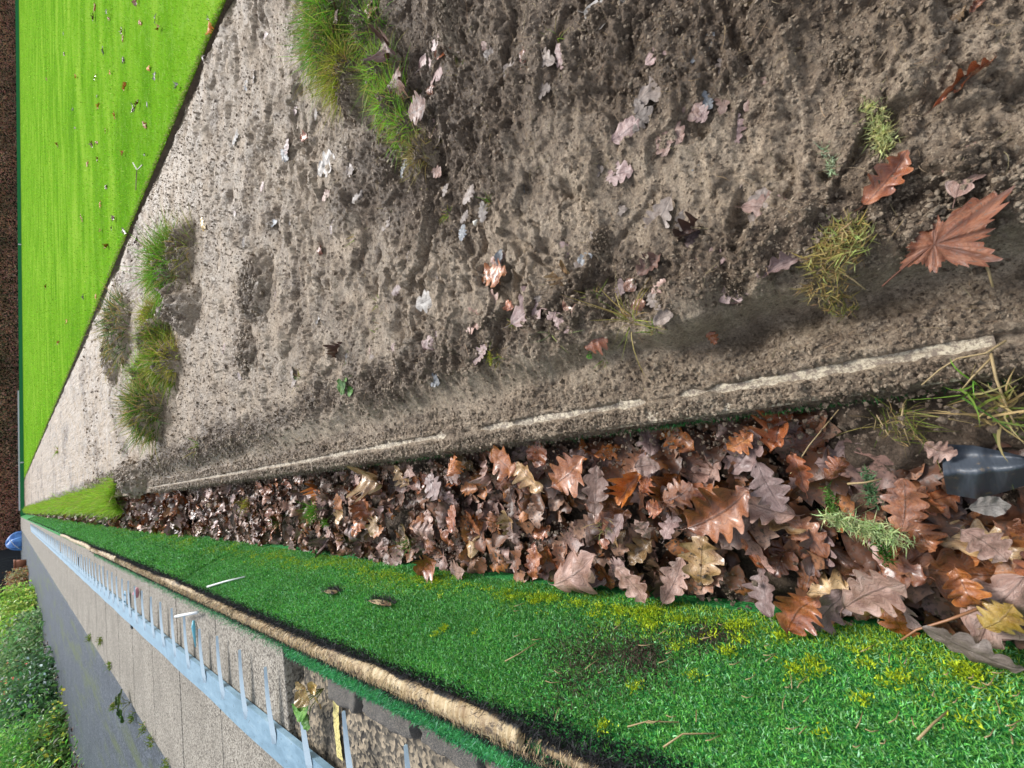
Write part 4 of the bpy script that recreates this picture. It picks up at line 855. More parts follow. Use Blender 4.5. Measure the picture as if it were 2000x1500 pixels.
LW = [(185, 15, 'orange'), (184, 35, 'dark'), (213, 37, 'orange'), (210, 24, 'white'), (268, 5, 'brown'), (306, 37, 'white'), (312, 57, 'orange'), (274, 45, 'orange'), (411, 38, 'white'), (410, 56, 'orange'), (204, 100, 'white'), (241, 75, 'orange'), (241, 118, 'dark'), (217, 143, 'orange'), (291, 134, 'orange'), (305, 150, 'white'), (247, 170, 'orange'), (187, 152, 'brown'), (150, 150, 'orange'), (190, 188, 'white'), (195, 208, 'orange'), (260, 212, 'brown'), (270, 205, 'red'), (289, 205, 'white'), (142, 213, 'white'), (226, 225, 'orange'), (283, 245, 'orange'), (208, 255, 'orange'), (148, 250, 'mauve'), (113, 283, 'orange'), (182, 282, 'red'), (189, 278, 'orange'), (242, 300, 'orange'), (284, 302, 'white'), (193, 312, 'brown'), (171, 320, 'orange'), (207, 365, 'red'), (240, 62, 'brown'), (91, 155, 'orange'), (125, 66, 'white'), (198, 450, 'orange'), (220, 446, 'white'), (210, 482, 'orange'), (187, 580, 'orange'), (165, 580, 'white'), (130, 628, 'orange'), (115, 670, 'orange'), (196, 400, 'orange'), (125, 105, 'brown'), (245, 452, 'brown'), (265, 470, 'dark'), (161, 426, 'orange'), (224, 428, 'brown'), (90, 560, 'orange'), (348, 170, 'white'), (398, 115, 'white')]
for i, (px, py, cl) in enumerate(LW):
    p = at(px, py, .07); lb = {'white': 'tiny whitish leaf scrap on the bright lawn', 'orange': 'small orange fallen leaf on the bright lawn', 'red': 'small rust-red fallen leaf on the bright lawn', 'brown': 'small brown fallen leaf on the bright lawn', 'dark': 'small dark brown leaf on the bright lawn', 'mauve': 'small mauve leaf on the far part of the lawn'}[cl]
    put_leaf(OAK[i % 12], 'bright' if cl == 'orange' else cl, (p[0], p[1], .078), rng.uniform(0, 6.28), (.068 if cl != 'white' else .05)*(1+.10*p[1])*rng.uniform(.6, 1.1), (rng.normal(0, .15), rng.normal(0, .2)), lb, group='fallen leaves on the lawn', asp=.8, name='fallen_leaf', cat='fallen leaf')
tw = MB(); pts = [at(*p, .062) for p in ((260, 318), (268, 332), (267, 350), (266, 372))]; tw.tube(pts, .006, 5); tw.tube([pts[1], at(278, 322, .065)], .004, 5)
o = link('twig', tw.mesh('twig', loc=tuple(pts[0])), LM['tan']); o.location = pts[0]; o['label'] = 'pale forked twig lying on the lawn'; o['category'] = 'twig'

# ---------------------------------------------------------------- grass tufts with torn-up soil
def clod_mesh(r, h, seed, n=72):
    U_, V_ = np.meshgrid(np.linspace(0, 2*np.pi, n, endpoint=False), np.linspace(0, 1, n//2)); rr = V_
    k = 1+.45*fbm(np.cos(U_)*1.4+seed, np.sin(U_)*1.4, 4, seed); X = np.cos(U_)*rr*r[0]*k; Y_ = np.sin(U_)*rr*r[1]*k; f = 6/max(r)
    Z = h*(1-rr**2.6)*(1+.55*fbm(X*f*.4+seed, Y_*f*.4, 4, seed))-h*.3*rr**6; am = min(h*1.6, .09)
    Z += am*.30*(.45-worley(X*f*.9+seed, Y_*f*.9, seed))+am*.22*fbm(X*f*2, Y_*f*2, 4, seed+3)+am*.12*(.5-worley(X*f*3, Y_*f*3, seed+1))
    i = np.arange(n//2-1)[:, None]*n; j = np.arange(n)[None]; Fq = np.stack([i+j, i+(j+1) % n, i+n+(j+1) % n, i+n+j], -1).reshape(-1, 4)
    V = np.stack([X, Y_, Z], -1).reshape(-1, 3); m_ = int(500+9000*min(max(r), .1)); ix = rng.integers(0, len(V), m_)
    w_ = rng.random(m_) < .35; P_ = V[ix]+rng.normal(0, .004, (m_, 3)); P_[w_, :2] *= rng.uniform(1, 1.35, (w_.sum(), 1)); P_[w_, 2] = np.minimum(P_[w_, 2], .006)
    LV, LF, LL = lumps(P_, max(r)*(.010+.05*rng.random(m_)**4), 'l', None, seed, raw=True)
    return mesh_np('clod', np.concatenate([V, LV]), [Fq, LF+len(V)], cols=np.repeat(np.concatenate([(.45+.4*rng.random(len(V)))*(1-.85*rr.ravel()**3), LL*.7])[:, None], 3, 1))
def tuft(name, label, blobs, cat='grass tuft', clod=True, tip=(.5, .42, .1), dead=.12, lean=(-.1, .25, .0), group=None, base=None):
    """blobs: (px,py,radius m,height m,count,blade length,colour)"""
    p0 = at(blobs[0][0], blobs[0][1], .05); loc = np.array([p0[0], p0[1], .03]) if base is None else base
    flat = 'flattened' in label; t_ = empty(name, loc, label, cat, group); Pn = [[] for _ in range(6)]; tc = []
    for bi, (px, py, r, h, n, ln, col) in enumerate(blobs):
        p = at(px, py, .04+h*.6); z0 = MZ(p[0], p[1]) if p[0] > .06 else .0
        if clod and h > .01:
            o = link('soil_clod', clod_mesh((r*1.15, r*1.0), h, bi*3+1), M_mud, t_); o.location = (p[0]-loc[0], p[1]-loc[1], z0-.004-loc[2])
        a = rng.uniform(0, 6.28, n); q = np.sqrt(rng.random(n)); dx, dy = np.cos(a)*q*r, np.sin(a)*q*r
        zz = z0+h*(1-q**3)*.95
        out = np.stack([np.cos(a)*q, np.sin(a)*q, np.zeros(n)], -1)
        D = out*.75+rng.normal(0, .35, (n, 3))+[lean[0], lean[1], .8]
        if flat: D = rng.normal(0, 1, (n, 3))*[1, 1, .12]+[.5, .3, .12]; zz = zz+rng.uniform(0, .006, n)
        Pn[0].append(np.stack([p[0]+dx, p[1]+dy, zz-.002], -1)); Pn[1].append(D); Pn[2].append(ln*(.45+.75*rng.random(n)))
        Pn[3].append(np.full(n, max(.0016, .0011*p[1]+.0008))*rng.uniform(.6, 1.3, n)); Pn[4].append(out*.5*(not flat)+rng.normal(0, .3, (n, 3))*(.4 if flat else 1)+[0, 0, -.35*(not flat)]); c = vary(col, n, .45, .18)
        k = rng.random(n) < dead; c[k] = vary((.38, .27, .11), k.sum(), .3, .1); Pn[5].append(c); tc.append(np.where(rng.random((n, 1)) < .3, np.array(tip)*rng.uniform(.5, 1.1, (n, 1)), c*1.15))
    P_ = np.concatenate(Pn[0])-loc
    link('blades', blades(P_, *[np.concatenate(x) for x in Pn[1:]], seg=4, tipcol=np.concatenate(tc)), M_blade, t_, kind='stuff')
    return t_
g1, g2, g3 = (.13, .32, .028), (.22, .45, .045), (.34, .38, .05)
tuft('grass_tuft', 'large torn-up turf tuft with long green blades at the upper frame edge', [
 (652, 15, .095, .06, 1200, .10, g1), (645, 80, .09, .055, 1200, .10, g1), (665, 138, .08, .05, 650, .075, g3),
 (722, 60, .06, .045, 380, .06, g1), (740, 140, .062, .042, 480, .058, g2), (762, 200, .06, .038, 460, .052, g2), (785, 245, .052, .034, 330, .05, g2), (820, 298, .045, .03, 230, .045, (.26, .22, .07))], dead=.14)
tuft('grass_tuft', 'dark green tuft on a torn clod in the middle distance, nearest the lawn', [(322, 520, .21, .12, 1300, .14, g1), (350, 488, .16, .08, 350, .10, (.18, .2, .05)), (300, 545, .08, .05, 200, .09, g3)], dead=.1)
tuft('grass_tuft', 'yellow-green turf ridge lying beside the dark soil clod', [(300, 615, .10, .10, 600, .09, g3), (300, 660, .15, .12, 900, .10, (.16, .27, .03)), (310, 700, .17, .12, 900, .10, (.14, .25, .02)), (285, 730, .14, .09, 700, .10, g2), (335, 700, .10, .07, 300, .08, g3)], dead=.2)
tuft('grass_tuft', 'faint grey-green tuft furthest out on the mud', [(228, 640, .30, .12, 700, .13, (.10, .17, .05)), (215, 690, .26, .08, 160, .10, (.14, .14, .06))], dead=.3)
tuft('grass_tuft', 'green tuft leaning over a dark hole near the board', [(285, 800, .20, .14, 900, .14, (.10, .2, .025)), (268, 785, .14, .08, 250, .1, (.2, .2, .08))], dead=.3)
tuft('grass_tuft', 'flattened yellow-green tuft on the lip above the dark hollow', [(1655, 480, .026, .008, 260, .018, (.36, .36, .13)), (1630, 510, .028, .01, 260, .018, (.28, .26, .10)), (1610, 560, .026, .01, 170, .016, (.24, .20, .10)), (1640, 590, .018, .006, 120, .014, (.14, .14, .04))], dead=.45, clod=False)
# bare clods
def clod(px, py, r, h, label, z=.03):
    p = at(px, py, z+h*.5); o = link('soil_clod', clod_mesh(r, h, int(px) % 97), M_mud); o.location = (p[0], p[1], (MZ(p[0], p[1]) if p[0] > .06 else z)-.005); o['label'] = label; o['category'] = 'soil clod'; return o
clod(352, 605, (.24, .24), .10, 'big dark brown soil clod behind the yellow-green turf ridge')
clod(305, 826, (.15, .13), .08, 'dark clod by the board beneath the leaning tuft')
clod(480, 690, (.20, .16), .05, 'low dark heap of soil in the middle distance')
clod(500, 560, (.20, .16), .06, 'rough dark soil patch heaped left of the middle tufts')
clod(253, 925, (.20, .30), .10, 'dark soil heap at the far end of the edging board')
clod(690, 190, (.08, .06), .05, 'soil underside showing beneath the large grass tuft')
clod(1440, 560, (.028, .02), .018, 'small crumbly clod at the edge of the dark hollow')
clod(1190, 480, (.035, .03), .02, 'small rough clod above the deep pit')
clod(900, 40, (.08, .06), .03, 'dark crumbly mound right of the large tuft')
clod(1660, 130, (.045, .035), .022, 'crumbly mound in the upper right of the border')
# verge strip in the distance
def verge(n, y0, y1, label, x0, x1f, col, ln):
    y = y0+(y1-y0)*rng.random(n)**1.7; x = x0+(x1f(y)-x0)*rng.random(n); zz = -.01+.07*np.sin(np.pi*np.clip((x-x0)/(x1f(y)-x0), 0, 1))
    c = vary(col, n, .35, .15); k = rng.random(n) < .12; c[k] = vary((.4, .35, .12), k.sum(), .3)
    me_ = blades(np.stack([x, y, zz], -1), rng.normal(0, .5, (n, 3))+[0, 0, 1], ln*(.5+.8*rng.random(n)), .0035*(1+.16*y), rng.normal(0, .5, (n, 3)), c, seg=3)
    o = link('grass_verge', me_, M_blade); o['kind'] = 'stuff'; o['label'] = label; o['category'] = 'grass'
verge(22000, 6.0, 46, 'long bright green grass strip growing between ditch and far mud', -.17, lambda y: .16+.02*np.sin(y*1.3), (.32, .52, .05), .09)
# small green sprigs
SP = [(740, 590, .02), (747, 632, .02), (590, 745, .03), (955, 690, .018), (980, 700, .015), (1100, 95, .02), (830, 380, .02), (905, 145, .02), (1160, 700, .014), (397, 870, .05), (1010, 630, .014), (700, 460, .02), (115, 880, .10), (880, 420, .018), (760, 405, .018), (505, 520, .03), (1180, 585, .018), (745, 655, .016), (965, 400, .016), (1290, 650, .014), (1445, 740, .010), (690, 700, .02)]
for i, (px, py, s) in enumerate(SP):
    tuft('grass_sprig', 'small sparse green sprig rooted in the bare mud', [(px, py, s*.6, 0, 26, s*1.3, (.15, .25, .03))], 'grass sprig', False, dead=.3, group='small grass sprigs on the mud')
tuft('grass_sprig', 'yellow-green stalks and straw rising from the ridge above the board', [(1245, 628, .012, 0, 34, .075, (.26, .28, .06))], 'grass sprig', False, dead=.4, lean=(.35, .1, 0))
tuft('grass_sprig', 'white-stemmed bent shoot beside the shiny red-brown leaf', [(1090, 655, .006, 0, 7, .05, (.3, .38, .15))], 'grass sprig', False, dead=.1, lean=(-.2, -.9, 0))
# ditch greenery
def dtuft(px, py, s, n, label, col, z=-.05, ln=1.6, dead=.05, lean=(0, .2, 0), w=None):
    p = at(px, py, z); t_ = empty('grass_tuft', p, label, 'grass tuft'); a = rng.uniform(0, 6.28, n); q = np.sqrt(rng.random(n))*s
    c = vary(col, n, .45, .2); k = rng.random(n) < dead; c[k] = vary((.42, .32, .14), k.sum(), .3, .1)
    link('blades', blades(np.stack([np.cos(a)*q, np.sin(a)*q, rng.uniform(0, .015, n)], -1), rng.normal(0, .55, (n, 3))+[lean[0], lean[1], 1], s*ln*(.5+.8*rng.random(n)), np.full(n, w or max(.0014, .0012*p[1])), rng.normal(0, .4, (n, 3))+[0, 0, -.3], c, seg=4), M_blade, t_, kind='stuff'); return t_
dtuft(617, 1000, .03, 160, 'bright green tuft growing up through the ditch leaves', (.10, .28, .02))
dtuft(640, 1020, .015, 60, 'little green tuft right beside the bright tuft in the ditch', (.10, .26, .02))
dtuft(800, 1060, .02, 70, 'thin dark green tuft among leaves in the mid ditch', (.07, .18, .03))
dtuft(545, 1020, .02, 50, 'sparse dull tuft in the farther ditch', (.15, .2, .05))
dtuft(1185, 1025, .014, 40, 'thin pale green stalks crossing the ditch leaves', (.24, .28, .10), -.03, 2.4, .5)
dtuft(1760, 830, .022, 90, 'straw and green blades on the soil beside the black plastic', (.22, .26, .06), -.03, 2.0, .5, (0, -.3, 0))
dtuft(485, 985, .03, 70, 'yellowish tuft in the far ditch leaves', (.3, .27, .04))
dtuft(1950, 800, .02, 60, 'coarse straw-coloured stems fanning at the near frame edge', (.22, .26, .06), -.01, 3.2, .6, (0, -.2, 0), .003)
dtuft(1890, 760, .012, 14, 'long green grass blades hanging over the near board edge', (.18, .34, .05), .0, 4.2, .15, (-.5, .2, 0), .0028)
# feathery pale moss pieces
def feather(px, py, z, s, n, label, col, ang=0.):
    p = at(px, py, z); t_ = empty('moss_sprig', p, label, 'moss'); d = np.array([math.cos(ang), math.sin(ang), 0])
    u = rng.random(n)*2-1; base = u[:, None]*d*s+rng.normal(0, s*.15, (n, 3))*[1, 1, .5]; base[:, 2] = np.abs(base[:, 2])+.003
    link('fronds', blades(base, rng.normal(0, .8, (n, 3))+[0, 0, .45], s*.30*(.5+.8*rng.random(n)), np.full(n, .0019), rng.normal(0, .5, (n, 3)), vary(col, n, .4, .12), seg=2), M_blade, t_, kind='stuff'); return t_
feather(1715, 245, .064, .032, 520, 'pale yellow-green feathery moss piece lying in the near mud', (.55, .56, .26), math.radians(0))
feather(1622, 312, .062, .020, 380, 'whitish-green moss end beside the yellow-green feathery moss piece', (.50, .58, .38))
feather(1690, 1030, -.018, .038, 900, 'pale green feathery moss clump on the ditch leaves', (.52, .62, .30), math.radians(70))
feather(1625, 985, -.02, .022, 300, 'darker green moss beside the pale feathery clump', (.12, .24, .05))
feather(1700, 950, -.02, .022, 300, 'bluish green moss under the yellow straw', (.12, .22, .10))
feather(1725, 1065, -.02, .022, 300, 'dark green moss beyond the pale feathery clump', (.05, .14, .02))
feather(960, 700, .055, .014, 160, 'yellow moss scrap at the edge of the mud', (.34, .34, .05))

# weed in the slab gap
def weed(name, label, px, py, z, leaves, cat='weed'):
    p = at(px, py, z); t_ = empty(name, p, label, cat); st = MB()
    for i, (dx, dy, h, s, yaw, cl) in enumerate(leaves):
        st.tube([(0, 0, 0), (dx*.5, dy*.5, h*.8), (dx, dy, h)], [.0016, .0013, .001], 5)
        o = bpy.data.objects.new('leaf', leaf_variant([BEE[0], SER[1], BEE[2]][i % 3], cl)); C.objects.link(o); o.parent = t_; o.location = (dx, dy, h); o.rotation_euler = (rng.uniform(-.4, .4), rng.uniform(-.5, .5), yaw); o.scale = (s*1.5, s, s)
    link('stems', st.mesh('stems', True), M_stem, t_); return t_
M_stem, nt, b = mat('stem', (.22, .24, .08), .5)
weed('weed', 'leafy green and yellow weed growing from the gap beside the slabs', 632, 1345, .235, [(-.04, .045, .045, .055, 1.0, 'green'), (-.03, .02, .05, .05, .2, 'green'), (-.055, .01, .04, .045, 2.0, 'green'), (.0, .01, .05, .045, -.5, 'yellow'), (-.01, -.03, .03, .035, 2.6, 'yellow'), (.02, -.01, .03, .035, 4, 'yellow'), (-.035, .06, .03, .04, 3.1, 'green'), (.015, .03, .045, .04, 5, 'yellow')])
weed('weed', 'single green dandelion leaf plant on the mud', 688, 752, .045, [(.0, .03, .02, .055, -.1, 'green'), (-.02, 0, .012, .035, 1.6, 'green'), (.015, -.02, .01, .035, 3, 'green'), (.02, .01, .015, .03, 4.4, 'green')])
weed('weed', 'tiny bright green seedling near the shiny red-brown leaf', 1155, 690, .03, [(.006, 0, .006, .012, 0, 'green'), (-.006, .002, .006, .012, 2.5, 'green')])
weed('weed', 'green weed along the asphalt edge by the slabs', 255, 1372, .25, [(-.05, .05, .05, .07, .5, 'green'), (.03, .0, .06, .07, 2, 'green'), (-.02, -.05, .05, .06, 3.2, 'green'), (.06, .05, .04, .06, 4.4, 'green'), (.02, .08, .06, .06, 5.3, 'green'), (-.07, -.01, .04, .06, 1.4, 'green')])
for (px, py) in ((200, 1250), (218, 1300), (226, 1375), (262, 1400), (285, 1420), (300, 1445), (330, 1490), (178, 1245), (237, 1365)):
    dtuft(px, py, .03, 50, 'thin mossy weed along the joint between asphalt and slabs', (.15, .22, .03), .25, 1.1)['group'] = 'weeds along the asphalt joint'

# ---------------------------------------------------------------- small bits
def bit(name, cat, label, mb, m, loc, smooth=True): o = link(name, mb.mesh(name, smooth, tuple(loc)), m); o.location = loc; o['label'] = label; o['category'] = cat; return o
m_white, nt, b = mat('white_plastic', (.72, .74, .74), .4); m_straw, nt, b = mat('straw', (.5, .36, .17), .6); nn = noise(nt, 90, 4); nt.links.new(ramp(nt, nn, [(.38, (.17, .11, .05)), (.62, (.50, .38, .19))]), b.inputs['Base Color'])
def onbank(px, py, lift=.008): t_, y_ = at_bank(px, py); p = bank_pt(np.array(t_), np.array(y_)); return np.array(p)+[lift, 0, lift*.3]
mb = MB(); a_, b_ = onbank(407, 1151), onbank(480, 1135); mb.tube([a_, (a_+b_)/2+[.002, 0, .003], b_], [.0045, .004, .003], 6); bit('stick', 'stick', 'thin white stick lying on the synthetic turf bank', mb, m_white, a_)
mb = MB(); a_, b_ = at(343, 1204, .285), at(386, 1196, .27); mb.tube([a_, b_], .006, 6); bit('stick', 'stick', 'thicker white stick lying across the spikes beside the turf', mb, m_white, a_)
m_cyan, nt, b = mat('blue_plastic', (.15, .5, .62), .4); m_pink, nt, b = mat('pink_plastic', (.7, .3, .35), .5)
mb = MB(); a_ = at(378, 1212, .256); V = []; mb.tube([a_, a_+[-.02, -.012, .004], a_+[-.05, -.008, .002], a_+[-.10, -.018, .002]], [.004, .008, .006, .002], 6); bit('wrapper', 'litter', 'little twisted light blue wrapper between the spikes', mb, m_cyan, a_)
mb = MB(); a_ = at(268, 1148, .262); mb.tube([a_, a_+[-.03, .01, .006], a_+[-.055, 0, .001]], [.006, .016, .005], 7); bit('wrapper', 'litter', 'small pink scrap between distant spikes', mb, m_pink, a_)
m_peb, nt, b = mat('pebble', (.72, .68, .58), .5)
def pebble(px, py, r, label, z=None):
    p = at(px, py, .05 if z is None else z); zz = MZ(p[0], p[1])+r*.5 if z is None else z; P_ = np.array([[0, 0, 0.]]); me_ = lumps(P_, np.array([r]), 'pebble', m_peb, int(px)); me_.polygons.foreach_set('use_smooth', np.ones(len(me_.polygons), bool)); o = link('pebble', me_, m_peb); o.location = (p[0], p[1], zz); o['label'] = label; o['category'] = 'pebble'
pebble(938, 437, .0075, 'white oval pebble beside a ledge in the mud'); pebble(1562, 98, .004, 'tiny cream pebble in the upper right mud'); pebble(1695, 143, .0035, 'tiny pale snail-like pebble on crumbly mud'); pebble(1664, 66, .003, 'tiny white grit speck, left of two'); pebble(1752, 61, .003, 'tiny white grit speck, right of two')
def straw(pts, z, label, r=.0012, m=None, surf=None, name='straw'):
    mb = MB(); P_ = [at(*p, z) if surf is None else surf(*p) for p in pts]; k = len(P_)
    P_ = [p+np.array([0, 0, .003*math.sin(i*2.1)]) for i, p in enumerate(P_)]; mb.tube(P_, [r*(1-.5*i/k) for i in range(k)], 5); return bit(name, name, label, mb, m or m_straw, P_[0])
m_tw, nt, b = mat('twig_bark', (.28, .13, .06), .45)
straw([(1908, 1190), (1850, 1210), (1790, 1232), (1760, 1250)], .006, 'long brown twig over the leaves beside the mustard yellow leaf', .0019, m_tw, name='twig')
straw([(1965, 665), (1925, 690), (1870, 700), (1835, 722), (1800, 752)], .02, 'long pale straw stem crossing the near end of the board', .0014)
straw([(1935, 690), (1945, 740), (1965, 790), (1985, 835)], .02, 'thick straw stem dropping from the board into the ditch', .0016)
straw([(1935, 700), (1900, 735), (1880, 760)], .02, 'short straw stem by the board end', .0013)
straw([(1560, 910), (1545, 925), (1580, 870), (1638, 800)], -.005, 'thin yellow straw arching over soil by the ditch leaves')
straw([(1655, 945), (1690, 942), (1722, 936)], 0, 'short yellow straw lying on the moss', .0016)
straw([(1708, 840), (1712, 810), (1735, 850), (1750, 862)], -.005, 'pale straw among blades beside the soil')
straw([(1765, 790), (1760, 820), (1778, 870)], -.005, 'pale bent straw near the black plastic')
straw([(1920, 505), (1930, 530), (1940, 560)], .05, 'short straw on dark soil past the maple leaf', .0015)
straw([(1640, 530), (1668, 548), (1690, 565)], .055, 'thin pale root lying above the dark hollow')
straw([(1300, 1475), (1340, 1450), (1400, 1455)], 0, 'long curved pine needle pair on the turf, nearest the crest', .0013, None, onbank)
straw([(1230, 1435), (1270, 1425), (1330, 1432)], 0, 'straight pale needle lying on the turf bank', .0011, None, onbank)
straw([(990, 1305), (1020, 1290), (1050, 1272)], 0, 'pale straw near the middle of the turf bank', .0012, None, onbank)
straw([(1800, 1475), (1830, 1440), (1860, 1420)], 0, 'curved tan stem on the turf in the near corner', .0015, None, onbank)
for i in range(60):
    px, py = rng.uniform(950, 1990), 0; lo = 1200+(px-1400)*.19+30; py = rng.uniform(lo, 1490); a = rng.normal(-.5, .6); l = rng.uniform(8, 32)
    try: o = straw([(px, py), (px+l*.5*math.cos(a)+rng.normal(0, 2), py+l*.5*math.sin(a)), (px+l*math.cos(a), py+l*math.sin(a))], 0, 'thin dry needle lying on the synthetic turf', .0007, None, lambda u, v: onbank(u, v, .010)); o['group'] = 'dry needles on the synthetic turf'; o['category'] = 'needle'; o.name = 'dry_needle'
    except Exception: pass
# ragged hole scuffs in the turf
for (px, py, w_, label) in ((745, 1193, .05, 'torn hole in the turf showing tan backing and black threads'), (648, 1169, .035, 'smaller torn hole in the turf further along the bank')):
    t0, y0 = at_bank(px, py); c0 = bank_pt(np.array(t0), np.array(y0)); t_ = empty('turf_hole', c0, label, 'hole'); V = []; nn_ = 20
    V = [(.0042, 0, 0)]+[(.0045, w_*math.cos(a)*(1+.1*math.sin(3*a)), .013*math.sin(a)) for a in np.linspace(0, 2*math.pi, nn_, endpoint=False)]
    me_ = mesh_np('backing', np.array(V), [np.array([(0, 1+i, 1+(i+1) % nn_) for i in range(nn_)])], cols=np.full((len(V), 3), -.3)); o = link('backing', me_, m_tan, t_); o.location = (.006, 0, 0)
    n = 260; u = rng.uniform(-1, 1, n); P_ = np.stack([np.full(n, .010), u*w_*1.1, -.010+.004*rng.normal(size=n)-.006*(1-u*u)+.02*(rng.random(n) < .2)], -1)
    link('threads', blades(P_, rng.normal(0, .3, (n, 3))+np.array([.5, .9, -.1]), .018*(.5+rng.random(n)), np.full(n, .0011), rng.normal(0, .4, (n, 3)), vary((.02, .021, .02), n, .6, .05), seg=3), M_pile, t_, kind='stuff')

# black plastic sheet piece
m_pl, nt, b = mat('black_plastic', (.05, .058, .07), .45, .5); nn = noise(nt, 30, 5, .6); co = objco(nt)
nt.links.new(mix(nt, rampf(nt, noise(nt, 70, 5, .7, co), [(.58, 0), (.66, .9)]), (.06, .072, .09), (.18, .14, .10)), b.inputs['Base Color']); bump(nt, b, noise(nt, 14, 3, .5, mapping(nt, (1, 4, 1), co)), .5, .01)
top = [at(1845, 868, -.012), at(1900, 870, -.006), at(1950, 880, -.002), at(2060, 905, 0)]; mid = [at(1842, 925, .008), at(1905, 920, .012), at(1960, 915, .014), at(2060, 900, .015)]; bot = [at(1850, 965, -.035), at(1910, 975, -.03), at(1965, 960, -.026), at(2060, 930, -.02)]
nu, nv = 25, 15; V = []
def cr(L_, u): 
    s = u*(len(L_)-1); i = min(int(s), len(L_)-2); f = s-i; return L_[i]*(1-f)+L_[i+1]*f
for iv in range(nv):
    v_ = iv/(nv-1)
    for iu in range(nu):
        u_ = iu/(nu-1); a_, m2, b_ = cr(top, u_), cr(mid, u_), cr(bot, u_)
        p = a_+(m2-a_)*(v_*2) if v_ < .5 else m2+(b_-m2)*(v_*2-1); w_ = .003*math.sin(u_*17+v_*3)*math.sin(v_*math.pi)
        if v_ < .5: w_ -= .018*math.sin(v_*2*math.pi)
        V.append(p+np.array([0, 0, w_]))
V = np.array(V); loc = V[0].copy(); n0 = len(V); V2 = np.concatenate([V, V-[0, 0, .002]])-loc; gf = grid_faces(nv, nu)
o = link('plastic_sheet', mesh_np('plastic', V2, [np.concatenate([gf, gf[:, ::-1]+n0])]), m_pl); o.location = loc; o['label'] = 'folded black plastic sheet piece half buried at the near end of the ditch'; o['category'] = 'plastic sheet'
pix_leaf((1895, 990), (1975, 985), BEE[0], 'white', 'silvery white leaf under the black plastic', z=-.012, asp=1.1, name='beech_leaf')

# ---------------------------------------------------------------- far end: bank, plank, posts, hedge
mb = MB(); mb.add([(-.5, 50.3, -.12), (48, 50.3, -.12), (48, 50.42, .245), (-.5, 50.42, .245), (-.5, 51.2, .25), (48, 51.2, .25)], [(0, 1, 2, 3), (3, 2, 5, 4)])
link('turf_bank', mb.mesh('far_bank'), m_turf2, kind='structure')
mb = MB(); bevslab(mb, .0, 9.2, 50.45, 50.75, .252, .33, .01); o = bit('plank', 'plank', 'long white plank lying on the far green bank', mb, m_white, (0, 50.45, .25), False)
for px, py, lb in ((39, 478, 'short white marker post standing before the far bank, beside the open lawn'), (43, 903, 'short white marker post before the far bank at the corner of the mud')):
    p = at(px+3, py, 0); p = np.array([0, 0, H])+(p-[0, 0, H])*(50.2/p[1]); mb = MB(); mb.tube([(p[0], 50.2, -.02), (p[0], 50.2, .24)], .05, 8); bit('marker_post', 'post', lb, mb, m_white, (p[0], 50.2, 0))
for yy_, x0, x1, lb in ((50.15, -.35, 48, ''),):
    mb = MB(); mb.add([(x0, yy_-.9, -.09), (x1, yy_-.9, -.09), (x1, yy_+.2, -.09), (x0, yy_+.2, -.09)], [(0, 1, 2, 3)]); link('ditch_floor', mb.mesh('fd'), M_soil, kind='structure')

def leafcloud(P, s, cols, nrm=None, asp=.55, sl=.3):
    n = len(P); D = rng.normal(size=(n, 3)); D /= np.linalg.norm(D, axis=1, keepdims=True); S_ = np.cross(D, rng.normal(size=(n, 3))); S_ /= np.linalg.norm(S_, axis=1, keepdims=True)
    s = s[:, None]; Nn = np.cross(D, S_); V = np.stack([P-D*s*.5, P+S_*s*asp*.5+Nn*s*.12, P+D*s*.5-Nn*s*.05, P-S_*s*asp*.5+Nn*s*.12], 1)
    f = np.arange(n*4).reshape(n, 4); return mesh_np('leaves', V.reshape(-1, 3), [f], cols=np.repeat(cols, 4, 0), smooth=False)
m_bark, nt, b = mat('bark', (.07, .05, .035), .8)
m_core, nt, b = mat('hedge_core', (.02, .016, .012), .9)
# beech hedge
hx0, hx1 = -2.7, 70.; hd = empty('beech_hedge', (20, 52.6, .2), 'tall brown-leaved beech hedge along the far end of the lawn', 'hedge')
n = 75000; x = hx0+(hx1-hx0)*rng.random(n)**1.15; z = .25+3.3*rng.random(n); y = 51.8+.35*fbm(x*.8, z*1.1, 3, 4)+rng.normal(0, .10, n)
w_ = fbm(x*.35, z*.6, 3, 50)[:, None]; c = np.clip(vary((.80, .40, .29), n, .5, .2)*(1+.6*w_), 0, .95); k = rng.random(n) < .18+.25*ss(0, .4, fbm(x*.5, z*.8, 2, 8)); c[k] = vary((.26, .23, .14), k.sum(), .5)
k = rng.random(n) < .04; c[k] = vary((.38, .28, .22), k.sum(), .3)
link('foliage', leafcloud(np.stack([x, y, z], -1)-[20, 52.6, .2], .10+.08*rng.random(n), c), M_foliage, hd, kind='stuff')
mb = MB(); V = []; nx, nz = 160, 10
for i in range(nx):
    for j in range(nz): xx_ = hx0+(hx1-hx0)*i/(nx-1); zz_ = .2+3.5*j/(nz-1); V.append((xx_, 52.05+.35*float(fbm(np.array([xx_*.8]), np.array([zz_*1.1]), 3, 4)[0]), zz_))
me_ = mesh_np('core', np.concatenate([np.array(V), np.array(V)*[1, 0, 1]+[0, 53.6, 0]])-[20, 52.6, .2], [np.concatenate([grid_faces(nx, nz), grid_faces(nx, nz)[:, ::-1]+nx*nz])]); link('branches', me_, m_core, hd)

